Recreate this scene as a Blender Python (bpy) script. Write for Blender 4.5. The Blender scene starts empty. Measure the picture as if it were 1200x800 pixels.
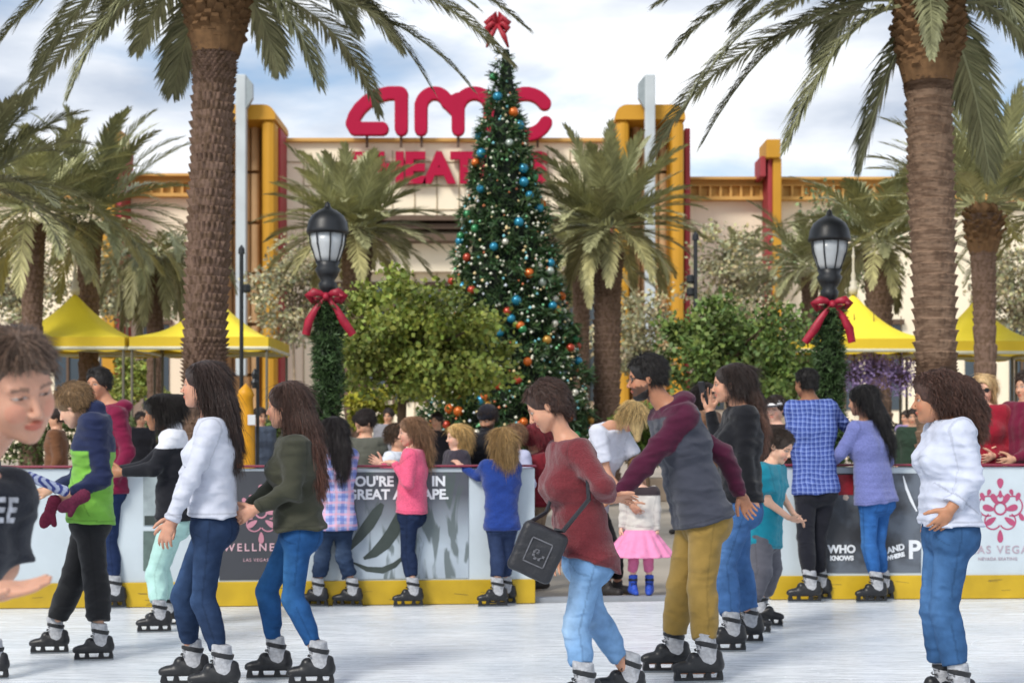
import bpy, math, random
import numpy as np
from mathutils import Vector, Matrix
from concurrent.futures import ThreadPoolExecutor
R = math.radians
F32 = np.float32
sc = bpy.context.scene
col = sc.collection

# ------------------------------------------------------------------ camera, sky, sun, exposure
CAMZ, FPX, CX, HY = 1.32, 1800.0, 600.0, 507.0        # eye height, focal length and horizon row of the 1200x800 photo
cam = bpy.data.cameras.new('camera')
cam.sensor_width = 36; cam.lens = 54; cam.shift_y = 107/1200.0
cam.clip_start = 0.1; cam.clip_end = 3000
cam.dof.use_dof = True; cam.dof.focus_distance = 6.2; cam.dof.aperture_fstop = 5.2
camo = bpy.data.objects.new('camera', cam); col.objects.link(camo)
camo.location = (0, 0, CAMZ); camo.rotation_euler = (R(90), 0, 0)
sc.camera = camo
SUN_EL, SUN_AZ = R(42), R(215)       # azimuth of the sun, clockwise from +Y (behind the viewer, left)
w = bpy.data.worlds.new('World'); sc.world = w; w.use_nodes = True
nt = w.node_tree; nt.nodes.clear()
def N(nt, t, **k):
    n = nt.nodes.new(t)
    for a, b in k.items(): setattr(n, a, b)
    return n
def L(nt, a, b): nt.links.new(a, b)
out = N(nt, 'ShaderNodeOutputWorld'); sky = N(nt, 'ShaderNodeTexSky', sky_type='NISHITA', sun_disc=False)
sky.sun_elevation = SUN_EL; sky.sun_rotation = SUN_AZ; sky.air_density = 1.0; sky.dust_density = 1.2; sky.ozone_density = 1.5
bg1 = N(nt, 'ShaderNodeBackground'); bg1.inputs['Strength'].default_value = 0.125
bg2 = N(nt, 'ShaderNodeBackground'); bg2.inputs['Strength'].default_value = 1.06
mx = N(nt, 'ShaderNodeMixShader')
tc = N(nt, 'ShaderNodeTexCoord'); mp = N(nt, 'ShaderNodeMapping'); mp.inputs['Scale'].default_value = (1.0, 1.0, 2.6); mp.inputs['Location'].default_value = (3.1, 0.4, 0.7)
L(nt, tc.outputs['Generated'], mp.inputs['Vector'])
n1 = N(nt, 'ShaderNodeTexNoise'); n1.inputs['Scale'].default_value = 3.4; n1.inputs['Detail'].default_value = 9; n1.inputs['Roughness'].default_value = 0.52; n1.inputs['Distortion'].default_value = 0.25
L(nt, mp.outputs[0], n1.inputs['Vector'])
r1 = N(nt, 'ShaderNodeValToRGB'); r1.color_ramp.elements[0].position = 0.375; r1.color_ramp.elements[1].position = 0.52
L(nt, n1.outputs['Fac'], r1.inputs[0])
n2 = N(nt, 'ShaderNodeTexNoise'); n2.inputs['Scale'].default_value = 5.0; n2.inputs['Detail'].default_value = 8; n2.inputs['Roughness'].default_value = 0.5
mp2 = N(nt, 'ShaderNodeMapping'); mp2.inputs['Scale'].default_value = (1, 1, 3.2); mp2.inputs['Location'].default_value = (7, 2, 1.1)
L(nt, tc.outputs['Generated'], mp2.inputs['Vector']); L(nt, mp2.outputs[0], n2.inputs['Vector'])
r2 = N(nt, 'ShaderNodeValToRGB')
r2.color_ramp.elements[0].position = 0.36; r2.color_ramp.elements[0].color = (0.42, 0.48, 0.58, 1)
r2.color_ramp.elements[1].position = 0.60; r2.color_ramp.elements[1].color = (0.90, 0.92, 0.95, 1)
L(nt, n2.outputs['Fac'], r2.inputs[0]); L(nt, r2.outputs[0], bg2.inputs['Color'])
L(nt, sky.outputs[0], bg1.inputs['Color'])
L(nt, r1.outputs[0], mx.inputs[0]); L(nt, bg1.outputs[0], mx.inputs[1]); L(nt, bg2.outputs[0], mx.inputs[2])
L(nt, mx.outputs[0], out.inputs['Surface'])
sun = bpy.data.lights.new('sun', 'SUN'); sun.energy = 2.5; sun.angle = R(18); sun.color = (1.0, 0.95, 0.87)
suno = bpy.data.objects.new('sun', sun); col.objects.link(suno)
sd = Vector((math.sin(SUN_AZ)*math.cos(SUN_EL), math.cos(SUN_AZ)*math.cos(SUN_EL), math.sin(SUN_EL)))
suno.rotation_euler = sd.to_track_quat('Z', 'Y').to_euler()
sc.view_settings.view_transform = 'Standard'; sc.view_settings.look = 'None'
sc.view_settings.gamma = 1; sc.view_settings.use_curve_mapping = False
sc.view_settings.exposure = 0.33
sc.cycles.max_bounces = 6; sc.cycles.transparent_max_bounces = 8
sc.cycles.use_denoising = True

# ------------------------------------------------------------------ helpers
def at(px, py, Y):
    """photo pixel at distance Y -> point in the place"""
    return np.array([(px-CX)/FPX*Y, Y, CAMZ+(HY-py)/FPX*Y], dtype=float)
def ground_Y(py): return CAMZ*FPX/(py-HY)
def s2l(h):
    h = h.lstrip('#'); v = [int(h[i:i+2], 16)/255 for i in (0, 2, 4)]
    return tuple((c/12.92 if c <= 0.04045 else ((c+0.055)/1.055)**2.4) for c in v)
def tag(o, label=None, cat=None, group=None, kind=None):
    if label: o['label'] = label
    if cat: o['category'] = cat
    if group: o['group'] = group
    if kind: o['kind'] = kind
    return o
def empty(name, loc, label=None, cat=None, group=None, rz=0):
    o = bpy.data.objects.new(name, None); col.objects.link(o); o.location = loc; o.rotation_euler = (0, 0, rz)
    return tag(o, label, cat, group)
def link(name, me, mat=None, parent=None, loc=(0, 0, 0)):
    o = bpy.data.objects.new(name, me); col.objects.link(o); o.location = loc
    if mat is not None: me.materials.append(mat)
    if parent is not None: o.parent = parent
    return o
def mesh_np(name, V, Fq, smooth=True, attrs=None):
    """fast mesh from numpy; Fq (n,4) or (n,3)"""
    me = bpy.data.meshes.new(name)
    V = np.ascontiguousarray(V, dtype=F32); Fq = np.ascontiguousarray(Fq, dtype=np.int32)
    n, k = Fq.shape
    me.vertices.add(len(V)); me.vertices.foreach_set('co', V.ravel())
    me.loops.add(n*k); me.loops.foreach_set('vertex_index', Fq.ravel())
    me.polygons.add(n); me.polygons.foreach_set('loop_start', np.arange(0, n*k, k, dtype=np.int32))
    me.polygons.foreach_set('loop_total', np.full(n, k, dtype=np.int32))
    me.polygons.foreach_set('use_smooth', np.full(n, smooth, dtype=bool))
    if attrs:
        for an, av in attrs.items():
            a = me.attributes.new(an, 'FLOAT_COLOR', 'POINT')
            c = np.ones((len(V), 4), dtype=F32); c[:, :3] = av; a.data.foreach_set('color', c.ravel())
    me.update(calc_edges=True)
    return me
class MB:
    """mesh collector: boxes, tubes, quads, lathes"""
    def __init__(s): s.v = []; s.f = []
    def add(s, vs, fs):
        o = len(s.v); s.v += [tuple(map(float, v)) for v in vs]; s.f += [tuple(i+o for i in f) for f in fs]
    def box(s, c, d, rz=0.0):
        cx, cy, cz = c; hx, hy, hz = d[0]/2, d[1]/2, d[2]/2
        ca, sa = math.cos(rz), math.sin(rz); vs = []
        for z in (-hz, hz):
            for x, y in ((-hx, -hy), (hx, -hy), (hx, hy), (-hx, hy)):
                vs.append((cx+x*ca-y*sa, cy+x*sa+y*ca, cz+z))
        s.add(vs, [(3, 2, 1, 0), (4, 5, 6, 7), (0, 1, 5, 4), (1, 2, 6, 5), (2, 3, 7, 6), (3, 0, 4, 7)])
    def tube(s, pts, rad, n=8, cap=True):
        pts = [Vector(p) for p in pts]
        if not hasattr(rad, '__len__'): rad = [rad]*len(pts)
        rings = []; up = Vector((0, 0, 1)); prev = None
        for i, p in enumerate(pts):
            t = (pts[min(i+1, len(pts)-1)]-pts[max(i-1, 0)]).normalized()
            a = t.cross(up) if prev is None else (prev - t*prev.dot(t))
            if a.length < 1e-4: a = t.cross(Vector((1, 0, 0)))
            a.normalize(); b = t.cross(a); prev = a
            rings.append([p+(a*math.cos(2*math.pi*k/n)+b*math.sin(2*math.pi*k/n))*rad[i] for k in range(n)])
        vs = [v for r in rings for v in r]; fs = []
        for i in range(len(pts)-1):
            for k in range(n):
                fs.append((i*n+k, (i+1)*n+k, (i+1)*n+(k+1) % n, i*n+(k+1) % n))
        if cap: fs += [tuple(range(n)), tuple(reversed([(len(pts)-1)*n+k for k in range(n)]))]
        s.add(vs, fs)
    def lathe(s, prof, c=(0, 0, 0), n=24):
        vs = []; fs = []
        for r, z in prof:
            for k in range(n):
                a = 2*math.pi*k/n; vs.append((c[0]+r*math.cos(a), c[1]+r*math.sin(a), c[2]+z))
        for i in range(len(prof)-1):
            for k in range(n):
                fs.append((i*n+k, i*n+(k+1) % n, (i+1)*n+(k+1) % n, (i+1)*n+k))
        fs.append(tuple(reversed(range(n)))); fs.append(tuple((len(prof)-1)*n+k for k in range(n)))
        s.add(vs, fs)
    def prism(s, poly, y0, y1, tf=lambda p: p):
        """polygon in x,z extruded from y0 to y1"""
        n = len(poly)
        vs = [tf((x, y0, z)) for x, z in poly]+[tf((x, y1, z)) for x, z in poly]
        fs = [tuple(range(n)), tuple(reversed(range(n, 2*n)))]+[(i, i+n, (i+1) % n+n, (i+1) % n) for i in range(n)]
        s.add(vs, fs)
    def mesh(s, name, smooth=False):
        me = bpy.data.meshes.new(name); me.from_pydata(s.v, [], s.f)
        if smooth: me.polygons.foreach_set('use_smooth', [True]*len(me.polygons))
        me.update(); return me
    def build(s, name, mat, parent=None, smooth=False, loc=(0, 0, 0), bevel=0):
        o = link(name, s.mesh(name, smooth), mat, parent, loc)
        if bevel:
            b = o.modifiers.new('bevel', 'BEVEL'); b.width = bevel; b.segments = 2; b.limit_method = 'ANGLE'
        return o

# ------------------------------------------------------------------ materials
MATS = {}
def mat(name, color=(0.5, 0.5, 0.5), rough=0.8, var=0.12, nscale=6.0, bump=0.0, bscale=60.0, attr=None, metal=0.0,
        spec=0.4, sss=0.0, mapping=(1, 1, 1), trans=0.0, color2=None, emis=0.0, sheen=0.0, coord='Object'):
    if name in MATS: return MATS[name]
    if isinstance(color, str): color = s2l(color)
    if isinstance(color2, str): color2 = s2l(color2)
    m = bpy.data.materials.new(name); m.use_nodes = True; t = m.node_tree; b = t.nodes['Principled BSDF']
    b.inputs['Roughness'].default_value = rough; b.inputs['Metallic'].default_value = metal
    b.inputs['Specular IOR Level'].default_value = spec
    if sheen: b.inputs['Sheen Weight'].default_value = sheen
    if sss:
        b.inputs['Subsurface Weight'].default_value = sss; b.inputs['Subsurface Radius'].default_value = (0.02, 0.008, 0.004)
        b.inputs['Subsurface Scale'].default_value = 0.5
    if trans: b.inputs['Transmission Weight'].default_value = trans
    tcn = N(t, 'ShaderNodeTexCoord'); mpn = N(t, 'ShaderNodeMapping'); mpn.inputs['Scale'].default_value = mapping
    L(t, tcn.outputs[coord], mpn.inputs['Vector'])
    no = N(t, 'ShaderNodeTexNoise'); no.inputs['Scale'].default_value = nscale; no.inputs['Detail'].default_value = 6
    L(t, mpn.outputs[0], no.inputs['Vector'])
    mr = N(t, 'ShaderNodeMapRange'); mr.inputs['From Min'].default_value = 0.3; mr.inputs['From Max'].default_value = 0.7
    mr.inputs['To Min'].default_value = 1-var; mr.inputs['To Max'].default_value = 1+var
    L(t, no.outputs['Fac'], mr.inputs['Value'])
    if attr:
        at_ = N(t, 'ShaderNodeAttribute'); at_.attribute_name = attr; src = at_.outputs['Color']
        if attr == 'tint':
            mm = N(t, 'ShaderNodeMix', data_type='RGBA', blend_type='MULTIPLY'); mm.inputs[0].default_value = 1
            mm.inputs[6].default_value = (*color, 1); L(t, src, mm.inputs[7]); src = mm.outputs[2]
    else:
        rgb = N(t, 'ShaderNodeRGB'); rgb.outputs[0].default_value = (*color, 1); src = rgb.outputs[0]
        if color2:
            mm = N(t, 'ShaderNodeMix', data_type='RGBA'); mm.inputs[6].default_value = (*color, 1); mm.inputs[7].default_value = (*color2, 1)
            m2 = N(t, 'ShaderNodeMapRange'); m2.inputs['From Min'].default_value = 0.42; m2.inputs['From Max'].default_value = 0.58
            L(t, no.outputs['Fac'], m2.inputs['Value']); L(t, m2.outputs[0], mm.inputs[0]); src = mm.outputs[2]
    mu = N(t, 'ShaderNodeVectorMath', operation='MULTIPLY')
    L(t, src, mu.inputs[0]); L(t, mr.outputs[0], mu.inputs[1])
    L(t, mu.outputs[0], b.inputs['Base Color'])
    if bump:
        nb = N(t, 'ShaderNodeTexNoise'); nb.inputs['Scale'].default_value = bscale; nb.inputs['Detail'].default_value = 5
        L(t, mpn.outputs[0], nb.inputs['Vector'])
        bp = N(t, 'ShaderNodeBump'); bp.inputs['Strength'].default_value = bump; bp.inputs['Distance'].default_value = 0.01
        L(t, nb.outputs['Fac'], bp.inputs['Height']); L(t, bp.outputs[0], b.inputs['Normal'])
    if emis:
        b.inputs['Emission Color'].default_value = (*color, 1); b.inputs['Emission Strength'].default_value = emis
    MATS[name] = m
    return m
# ------------------------------------------------------------------ smooth solids: distance fields meshed by surface nets
def surfnet(fn, lo, hi, v, B=8, margin=0.03):
    lo = np.array(lo, dtype=F32); hi = np.array(hi, dtype=F32)
    nb = np.maximum(1, np.ceil((hi-lo)/(v*B)).astype(int))
    dims = nb*B
    bi = np.stack(np.meshgrid(*[np.arange(k) for k in nb], indexing='ij'), -1).reshape(-1, 3)
    cen = lo+(bi*B+(B-1)/2.0)*v
    dc = fn(cen.astype(F32))
    near = np.abs(dc) < (0.87*B*v*1.5+margin)
    G = np.repeat(np.repeat(np.repeat(dc.reshape(nb), B, 0), B, 1), B, 2).astype(F32)
    loc = np.stack(np.meshgrid(*[np.arange(B)]*3, indexing='ij'), -1).reshape(-1, 3)
    nbk = bi[near]
    CH = 700
    for c in range(0, len(nbk), CH):
        q = nbk[c:c+CH]
        ids = (q[:, None, :]*B+loc[None]).reshape(-1, 3)
        d = fn((lo+ids*v).astype(F32))
        G[ids[:, 0], ids[:, 1], ids[:, 2]] = d
    G[0] = G[-1] = 1; G[:, 0] = 1; G[:, -1] = 1; G[:, :, 0] = 1; G[:, :, -1] = 1
    ins = G < 0
    s = np.zeros(tuple(dims-1), dtype=np.int8)
    for a in (0, 1):
        for b in (0, 1):
            for c in (0, 1):
                s += ins[a:dims[0]-1+a, b:dims[1]-1+b, c:dims[2]-1+c]
    act = np.argwhere((s > 0) & (s < 8))
    if len(act) == 0: return np.zeros((0, 3), F32), np.zeros((0, 4), np.int32)
    vid = np.full(tuple(dims-1), -1, dtype=np.int32); vid[act[:, 0], act[:, 1], act[:, 2]] = np.arange(len(act))
    acc = np.zeros((len(act), 3), F32); cnt = np.zeros(len(act), F32)
    cor = {}
    for a in (0, 1):
        for b in (0, 1):
            for c in (0, 1): cor[(a, b, c)] = G[act[:, 0]+a, act[:, 1]+b, act[:, 2]+c]
    for k in cor:
        for ax in range(3):
            if k[ax] == 0:
                k2 = tuple(1 if i == ax else k[i] for i in range(3))
                g0, g1 = cor[k], cor[k2]; m = (g0 < 0) != (g1 < 0)
                t = np.where(m, g0/np.where(m, g0-g1, 1), 0)
                p = np.tile(np.array(k, dtype=F32), (len(act), 1)); p[:, ax] += t
                acc += np.where(m[:, None], p, 0); cnt += m
    V = lo+(act+acc/np.maximum(cnt, 1)[:, None])*v
    Fs = []
    for ax in range(3):
        o1, o2 = [(1, 2), (2, 0), (0, 1)][ax]
        sl0 = [slice(None)]*3; sl1 = [slice(None)]*3; sl0[ax] = slice(0, -1); sl1[ax] = slice(1, None)
        e = np.argwhere(ins[tuple(sl0)] != ins[tuple(sl1)])
        e = e[(e[:, o1] > 0) & (e[:, o2] > 0)]
        if len(e) == 0: continue
        d1 = np.zeros(3, int); d1[o1] = 1; d2 = np.zeros(3, int); d2[o2] = 1
        def gv(q): return vid[q[:, 0], q[:, 1], q[:, 2]]
        e = e[(e < (dims-1)).all(1)]
        q = np.stack([gv(e-d1-d2), gv(e-d2), gv(e), gv(e-d1)], 1)
        fl = ins[e[:, 0], e[:, 1], e[:, 2]]
        q = np.where(fl[:, None], q, q[:, ::-1])
        Fs.append(q[(q >= 0).all(1)])
    return V.astype(F32), np.concatenate(Fs).astype(np.int32)

def A3(x): return np.asarray(x, dtype=F32)
def unit(x):
    x = A3(x); return x/max(1e-9, float(np.linalg.norm(x)))
def cap(p, a, b, ra, rb, ax=None, fl=1.0):
    """tapered capsule; flattened along ax (fl < 1 is thinner)"""
    a = A3(a); b = A3(b); ab = b-a; l2 = max(1e-10, float(ab@ab))
    t = np.clip((p-a)@ab/l2, 0, 1)
    o = p-a-t[:, None]*ab
    if ax is not None:
        k = (o@ax)*(1/fl-1); o = o+k[:, None]*ax
    d = np.sqrt((o*o).sum(1))-(ra+(rb-ra)*t)
    return d
def ell(p, c, rad, M=None):
    o = p-A3(c)
    if M is not None: o = o@M            # columns of M = axes
    rad = A3(rad); q = o/rad; k0 = np.sqrt((q*q).sum(1)); q2 = q/rad; k1 = np.sqrt((q2*q2).sum(1))
    return k0*(k0-1)/np.maximum(k1, 1e-6)
def smin(a, b, k):
    h = np.maximum(k-np.abs(a-b), 0)/k
    return np.minimum(a, b)-h*h*k*0.25
def smax(a, b, k): return -smin(-a, -b, k)
def near_eval(fn, p, c, r, pad=0.06):
    dd = np.sqrt(((p-A3(c))**2).sum(1)); m = dd < r+pad
    o = dd-r
    if m.any(): o[m] = fn(p[m])
    return o
def wrinkle(p, seed, f=22.0, sx=(1, 1, 2.2)):
    rs = np.random.RandomState(seed); q = p*A3(sx)*f
    o = np.zeros(len(p), F32)
    for i in range(4):
        a = rs.randn(3).astype(F32); a /= np.linalg.norm(a); b = rs.randn(3).astype(F32)*0.35
        o += np.sin(q@a*(1+0.35*i)+rs.rand()*6+1.9*np.sin(q@b+rs.rand()*6)).astype(F32)/(1+0.35*i)
    return o*0.35
def patchy(p, seed, f=5.0):
    rs = np.random.RandomState(seed); o = np.zeros(len(p), F32)
    for i in range(3):
        a = rs.randn(3).astype(F32)*f; o += np.sin(p@a+rs.rand()*6)
    return np.clip(0.5+o*0.3, 0.1, 1)

def folds(p, seed, f=8.5, tilt=.55):
    """soft cloth folds: rounded ridges with tight valleys, fading in and out"""
    rs = np.random.RandomState(seed+77); o = np.zeros(len(p), F32)
    for i in range(3):
        t = tilt*(1 if i == 0 else -1 if i == 1 else .15); a = unit((t*rs.uniform(.6, 1.3), t*rs.uniform(-.8, .8), 1))*f*(1+.45*i)*rs.uniform(.85, 1.15)
        b = rs.randn(3).astype(F32)*f*.30; c = rs.randn(3).astype(F32)*f*.42
        ph = math.pi*(p@a)+1.5*np.sin(p@b+rs.rand()*6)+.9*np.sin(p@c+rs.rand()*6)
        m = np.clip(.5+.55*np.sin(p@(rs.randn(3).astype(F32)*5)+rs.rand()*6)+.45*np.sin(p@(rs.randn(3).astype(F32)*9)+rs.rand()*6), 0, 1.1)
        o += ((.62-np.abs(np.sin(ph))**.75)*m/(1+.45*i)).astype(F32)
    return o
def strands(V, Q, H, M, hs, rs, n, ln, rad, lift, colr, curl=0.0, down=.7, chainy=False, zlim=.066):
    """thin tapering locks growing along the hair surface"""
    a, b_, c_ = V[Q[:, 0]], V[Q[:, 1]], V[Q[:, 2]]; fn = np.cross(b_-a, c_-a); VN = np.zeros_like(V)
    for k in range(4): np.add.at(VN, Q[:, k], fn)
    VN /= np.linalg.norm(VN, axis=1)[:, None]+1e-12
    idx = rs.randint(0, len(V), n); p = V[idx].copy(); nn = VN[idx]
    crown = H+M@A3((-.03, 0, .13))*hs; st = 6; pts = [p.copy()]; L_ = ln*rs.uniform(.5, 1.25, (n, 1))
    fpt = H+M@A3((.10, 0, .10))*hs; ph = rs.rand(n, 1)*6; g = A3((0, 0, -1)); noise = rs.randn(n, 3)*.22
    for i in range(st):
        fl = (p-fpt) if chainy else (p-crown)*.6+(p-fpt)*.4; fl /= np.linalg.norm(fl, axis=1)[:, None]+1e-6
        dd = fl*(1.0 if not chainy else .6)+g*down*(1+.3*i)+noise+nn*(lift*(1-.25*i))
        dd -= nn*np.minimum((dd*nn).sum(1, keepdims=True), 0)*.9
        dd /= np.linalg.norm(dd, axis=1)[:, None]+1e-6
        p = p+dd*L_/st
        if curl: p = p+np.concatenate([np.cos(ph+i*1.9), np.sin(ph+i*1.9), np.sin(ph*2+i*1.7)], 1)*curl
        pts.append(p.copy())
    bad = np.zeros(n, bool)
    for q_ in pts:
        ql = (q_-H)@M/hs; bad |= (ql[:, 0] > .035)&(ql[:, 2] < zlim)&(np.abs(ql[:, 1]) < .10)
    ql = (pts[-1]-H)@M/hs; bad |= (ql[:, 0] > -.01)&(ql[:, 2] < .01)&(ql[:, 2] > -.16)&(np.abs(ql[:, 1]) < .10)
    keep = ~bad; n = int(keep.sum()); idx = idx[keep]; nn = nn[keep]; pts = [q_[keep] for q_ in pts]
    VV = [];
    side = np.cross(pts[1]-pts[0], nn); side /= np.linalg.norm(side, axis=1)[:, None]+1e-9
    for i, q in enumerate(pts):
        r = rad*(1-.85*i/st)*(1 if i else .6)
        for k in range(3):
            VV.append(q+r*(side*math.cos(2.094*k)+nn*math.sin(2.094*k)))
    VV = np.stack(VV, 1).reshape(-1, 3); per = 3*(st+1); o = (np.arange(n)*per)[:, None]; QQ = []
    for i in range(st):
        for k in range(3): QQ.append(np.concatenate([o+i*3+k, o+i*3+(k+1) % 3, o+(i+1)*3+(k+1) % 3, o+(i+1)*3+k], 1))
    QQ = np.concatenate(QQ); CC = np.repeat(colr[idx]*rs.uniform(.55, 1.9, (n, 1)), per, 0)
    return np.concatenate([V, VV]).astype(F32), np.concatenate([Q, QQ+len(V)]).astype(np.int32), np.concatenate([colr, CC])
# ------------------------------------------------------------------ ground, ice, barrier
def sheet(name, pts, z, m):
    b = MB(); b.add([(x, y, z) for x, y in pts], [tuple(range(len(pts)))]); return tag(b.build(name, m), kind='structure')
YL0, YL1, YR0, YR1 = 11.50, 11.86, 12.12, 12.2      # barrier distance at its left/right ends
def bx_(px, Y): return (px-CX)/FPX*Y
PL0 = Vector((bx_(-330, 11.3), 11.33, 0)); PL1 = Vector((bx_(627, YL1), YL1, 0))
PR0 = Vector((bx_(903, YR0), YR0, 0)); PR1 = Vector((bx_(1560, 12.32), 12.32, 0))
sheet('plaza_ground', [(-900, -300), (900, -300), (900, 1500), (-900, 1500)], 0,
      mat('paving', '#a39a8e', .85, .18, .8, .25, 30))
def ice_mat():
    m = mat('ice', '#d3d9df', .22, .06, 1.2, 0, spec=.5); t = m.node_tree; b = t.nodes['Principled BSDF']
    tcn = N(t, 'ShaderNodeTexCoord'); hs = []
    lk = b.inputs['Base Color'].links[0].from_socket
    acc = None
    for i, (rz, sc_, st) in enumerate(((.35, 2.2, (1, 26, 1)), (-.5, 3.1, (1, 34, 1)), (1.2, 1.7, (1, 22, 1)), (2.0, 2.6, (1, 30, 1)), (.05, 7.0, (1, 45, 1)), (.8, 6.0, (1, 55, 1)), (-1.0, 8.0, (1, 40, 1)))):
        mp_ = N(t, 'ShaderNodeMapping'); mp_.inputs['Rotation'].default_value = (0, 0, rz); mp_.inputs['Scale'].default_value = st
        wv = N(t, 'ShaderNodeTexNoise'); wv.inputs['Scale'].default_value = sc_; wv.inputs['Detail'].default_value = 5; wv.inputs['Distortion'].default_value = .35
        L(t, tcn.outputs['Object'], mp_.inputs[0]); L(t, mp_.outputs[0], wv.inputs['Vector'])
        r_ = N(t, 'ShaderNodeMapRange'); r_.inputs['From Min'].default_value = .56; r_.inputs['From Max'].default_value = .68; L(t, wv.outputs['Fac'], r_.inputs[0])
        if acc is None: acc = r_.outputs[0]
        else:
            ad = N(t, 'ShaderNodeMath', operation='MAXIMUM'); L(t, acc, ad.inputs[0]); L(t, r_.outputs[0], ad.inputs[1]); acc = ad.outputs[0]
    mm = N(t, 'ShaderNodeMix', data_type='RGBA'); L(t, acc, mm.inputs[0]); L(t, lk, mm.inputs[6]); mm.inputs[7].default_value = (.84, .87, .90, 1)
    # worn wet patches
    n_ = N(t, 'ShaderNodeTexNoise'); n_.inputs['Scale'].default_value = .9; n_.inputs['Detail'].default_value = 7; L(t, tcn.outputs['Object'], n_.inputs['Vector'])
    r2_ = N(t, 'ShaderNodeMapRange'); r2_.inputs['From Min'].default_value = .42; r2_.inputs['From Max'].default_value = .62; r2_.inputs['To Min'].default_value = .0; r2_.inputs['To Max'].default_value = .34; L(t, n_.outputs['Fac'], r2_.inputs[0])
    m3 = N(t, 'ShaderNodeMix', data_type='RGBA'); L(t, r2_.outputs[0], m3.inputs[0]); L(t, mm.outputs[2], m3.inputs[6]); m3.inputs[7].default_value = (.42, .5, .58, 1)
    L(t, m3.outputs[2], b.inputs['Base Color'])
    rr = N(t, 'ShaderNodeMapRange'); rr.inputs['To Min'].default_value = .16; rr.inputs['To Max'].default_value = .6; L(t, acc, rr.inputs[0]); L(t, rr.outputs[0], b.inputs['Roughness'])
    bp = N(t, 'ShaderNodeBump'); bp.inputs['Strength'].default_value = .35; bp.inputs['Distance'].default_value = .004; L(t, acc, bp.inputs['Height']); L(t, bp.outputs[0], b.inputs['Normal'])
    return m
sheet('ice_rink', [(-14, -6), (14, -6), (14, 12.5), (PR0.x, PR0.y+.02), (PL1.x, PL1.y+.02), (-14, 11.2)], .004, ice_mat())
# curved blade cuts and snow scraped up by the skates
rsI = random.Random(4); mI = MB()
for i in range(520):
    y = 4.2+7.2*rsI.random()**.8; x = rsI.uniform(-.36, .36)*y*1.1; a_ = rsI.gauss(0, .5)+(math.pi if rsI.random() < .5 else 0); kp = rsI.uniform(-.9, .9); st = rsI.uniform(.05, .16); n_ = rsI.randint(6, 16); w_ = rsI.uniform(.0012, .0032); pts = []
    for k in range(n_):
        pts.append((x, y, a_)); x += math.cos(a_)*st; y += math.sin(a_)*st*.6; a_ += kp*st
    if any(p[1] > 11.2 for p in pts): continue
    zz = .0065+.000004*i; vs = []; 
    for k, (px_, py_, aa) in enumerate(pts):
        ww = w_*math.sin(math.pi*(k+.3)/n_); vs += [(px_-math.sin(aa)*ww, py_+math.cos(aa)*ww, zz), (px_+math.sin(aa)*ww, py_-math.cos(aa)*ww, zz)]
    mI.add(vs, [(2*k, 2*k+1, 2*k+3, 2*k+2) for k in range(n_-1)])
tag(mI.build('skate_marks', mat('scraped_ice', '#edf1f4', .9, .05)), kind='stuff')
nS = 1500; rS = np.random.RandomState(8); yS = 4.0+7.6*rS.rand(nS); xS = rS.uniform(-.38, .38, nS)*yS; keepS = np.sin(xS*1.7+yS*2.3)+np.sin(xS*4.1-yS*1.3)+rS.randn(nS)*.6 > .5; xS = xS[keepS]; yS = yS[keepS]; nS = len(xS)
sS = rS.uniform(.002, .006, nS); VS = []
for k in range(4): VS.append(np.stack([xS+sS*np.cos(k*1.571+xS*9), yS+sS*np.sin(k*1.571+xS*9), np.full(nS, .006)], 1))
VS.append(np.stack([xS, yS, .006+sS*.6], 1)); VS = np.stack(VS, 1).reshape(-1, 3); bS = np.arange(nS)*5
tag(link('ice_shavings', mesh_np('ice_shavings', VS, np.concatenate([np.stack([bS+k, bS+(k+1) % 4, bS+4], 1) for k in range(4)]), False), MATS['scraped_ice']), kind='stuff')
bm_ = MB(); d_ = (PR0-PL1); an_ = math.atan2(d_.y, d_.x)
bm_.box(((PL1.x+PR0.x)/2, (PL1.y+PR0.y)/2+.1, .02), (d_.length+.1, .1, .04), an_); tag(bm_.build('ice_edge_strip', mat('grey_rubber', '#8d9299', .7)), kind='structure')

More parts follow.
